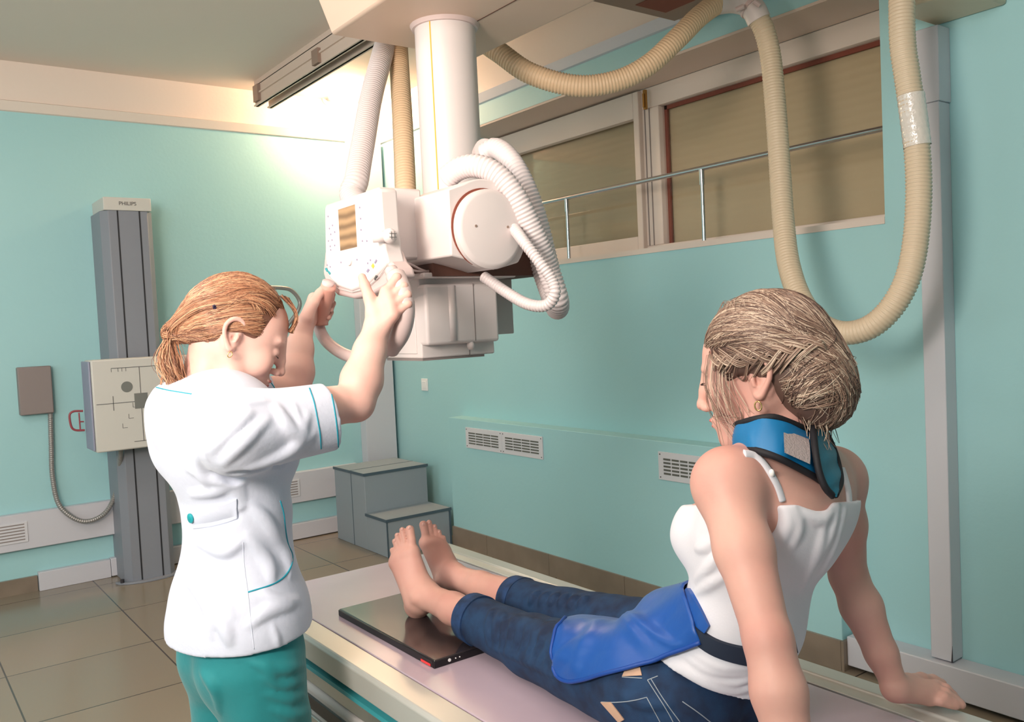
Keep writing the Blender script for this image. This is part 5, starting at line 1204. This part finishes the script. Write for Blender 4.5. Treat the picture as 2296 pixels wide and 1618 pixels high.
band('belt', cami, [(1533, 1316), (1538, 1352), (1560, 1397), (1605, 1430), (1662, 1447), (1720, 1450), (1772, 1428)], [(1524, 1346), (1531, 1385), (1554, 1427), (1600, 1464), (1668, 1487), (1730, 1488), (1778, 1456)], M['belt'], ap, .009)
# ---- thyroid collar
cl = thing('thyroid_collar', 'blue protective neck collar with black edging and a flap at the nape', 'collar', at(1760, 1000, 1.36))
def ring3(up_, dn_, n): 
    a_ = smooth_path(up_, n); b_ = smooth_path(dn_, n); return a_, b_
cen = at(1765, 985, 1.36)
def cband(name, up_, dn_, m_, th_k=.006, n=40, mrow=6, bulge=.004, bind=True, patch=None):
    a_, b_ = ring3([at(*p) for p in up_], [at(*p) for p in dn_], n); top, bot = [], []
    for i in range(n):
        for j in range(mrow):
            t = j/(mrow-1); p = a_[i]*(1-t)+b_[i]*t; o_ = p-cen; o_[2] = 0; o_ /= np.linalg.norm(o_)+1e-9; p = p+o_*bulge*math.sin(math.pi*t)+o_*.0015*math.sin(i*.9+3*t); top.append(p+o_*th_k/2); bot.append(p-o_*th_k/2)
    o = obj(name, sheet(MB(), top, bot, n, mrow), m_, cl, smooth='auto')
    if bind:
        obj('binding', MB().tube(resample(a_, .006), .0052, 10), M['binding'], o, smooth=True); obj('binding', MB().tube(resample(b_, .006), .0052, 10), M['binding'], o, smooth=True)
    return o
cband('neck_band', [(1745, 985, 1.47), (1690, 975, 1.45), (1652, 962, 1.40), (1651, 952, 1.335), (1668, 946, 1.295), (1700, 938, 1.27), (1736, 935, 1.262), (1775, 948, 1.27), (1812, 965, 1.29), (1835, 980, 1.325)],
      [(1745, 1015, 1.47), (1690, 1015, 1.45), (1655, 1012, 1.40), (1653, 1010, 1.325), (1670, 1008, 1.27), (1698, 1010, 1.235), (1745, 1026, 1.22), (1785, 1046, 1.225), (1822, 1066, 1.235), (1850, 1085, 1.26)], M['collar'])
fl_ = cband('flap', [(1813, 932, 1.315), (1822, 960, 1.275), (1828, 1010, 1.238), (1836, 1055, 1.225), (1850, 1092, 1.222), (1868, 1112, 1.228)],
      [(1820, 930, 1.325), (1846, 960, 1.31), (1868, 1005, 1.30), (1880, 1045, 1.285), (1884, 1080, 1.26), (1872, 1110, 1.235)], mat('flap_teal', (10, 96, 122), .45, bump=.2, bscale=60, dist=.002), n=30)
pq = [at(1757, 962, 1.252), at(1813, 984, 1.262), at(1816, 1040, 1.222), at(1759, 1014, 1.212)]
g1, g2 = [], []
for i in range(8):
    for j in range(8):
        u, v = i/7, j/7; p = (pq[0]*(1-u)+pq[1]*u)*(1-v)+(pq[3]*(1-u)+pq[2]*u)*v; o_ = p-cen; o_[2] = 0; o_ /= np.linalg.norm(o_); p = p+o_*.004*math.sin(math.pi*v); g1.append(p+o_*.001); g2.append(p-o_*.004)
obj('velcro_patch', sheet(MB(), g1, g2, 8, 8), M['velcro'], cl, smooth='auto')
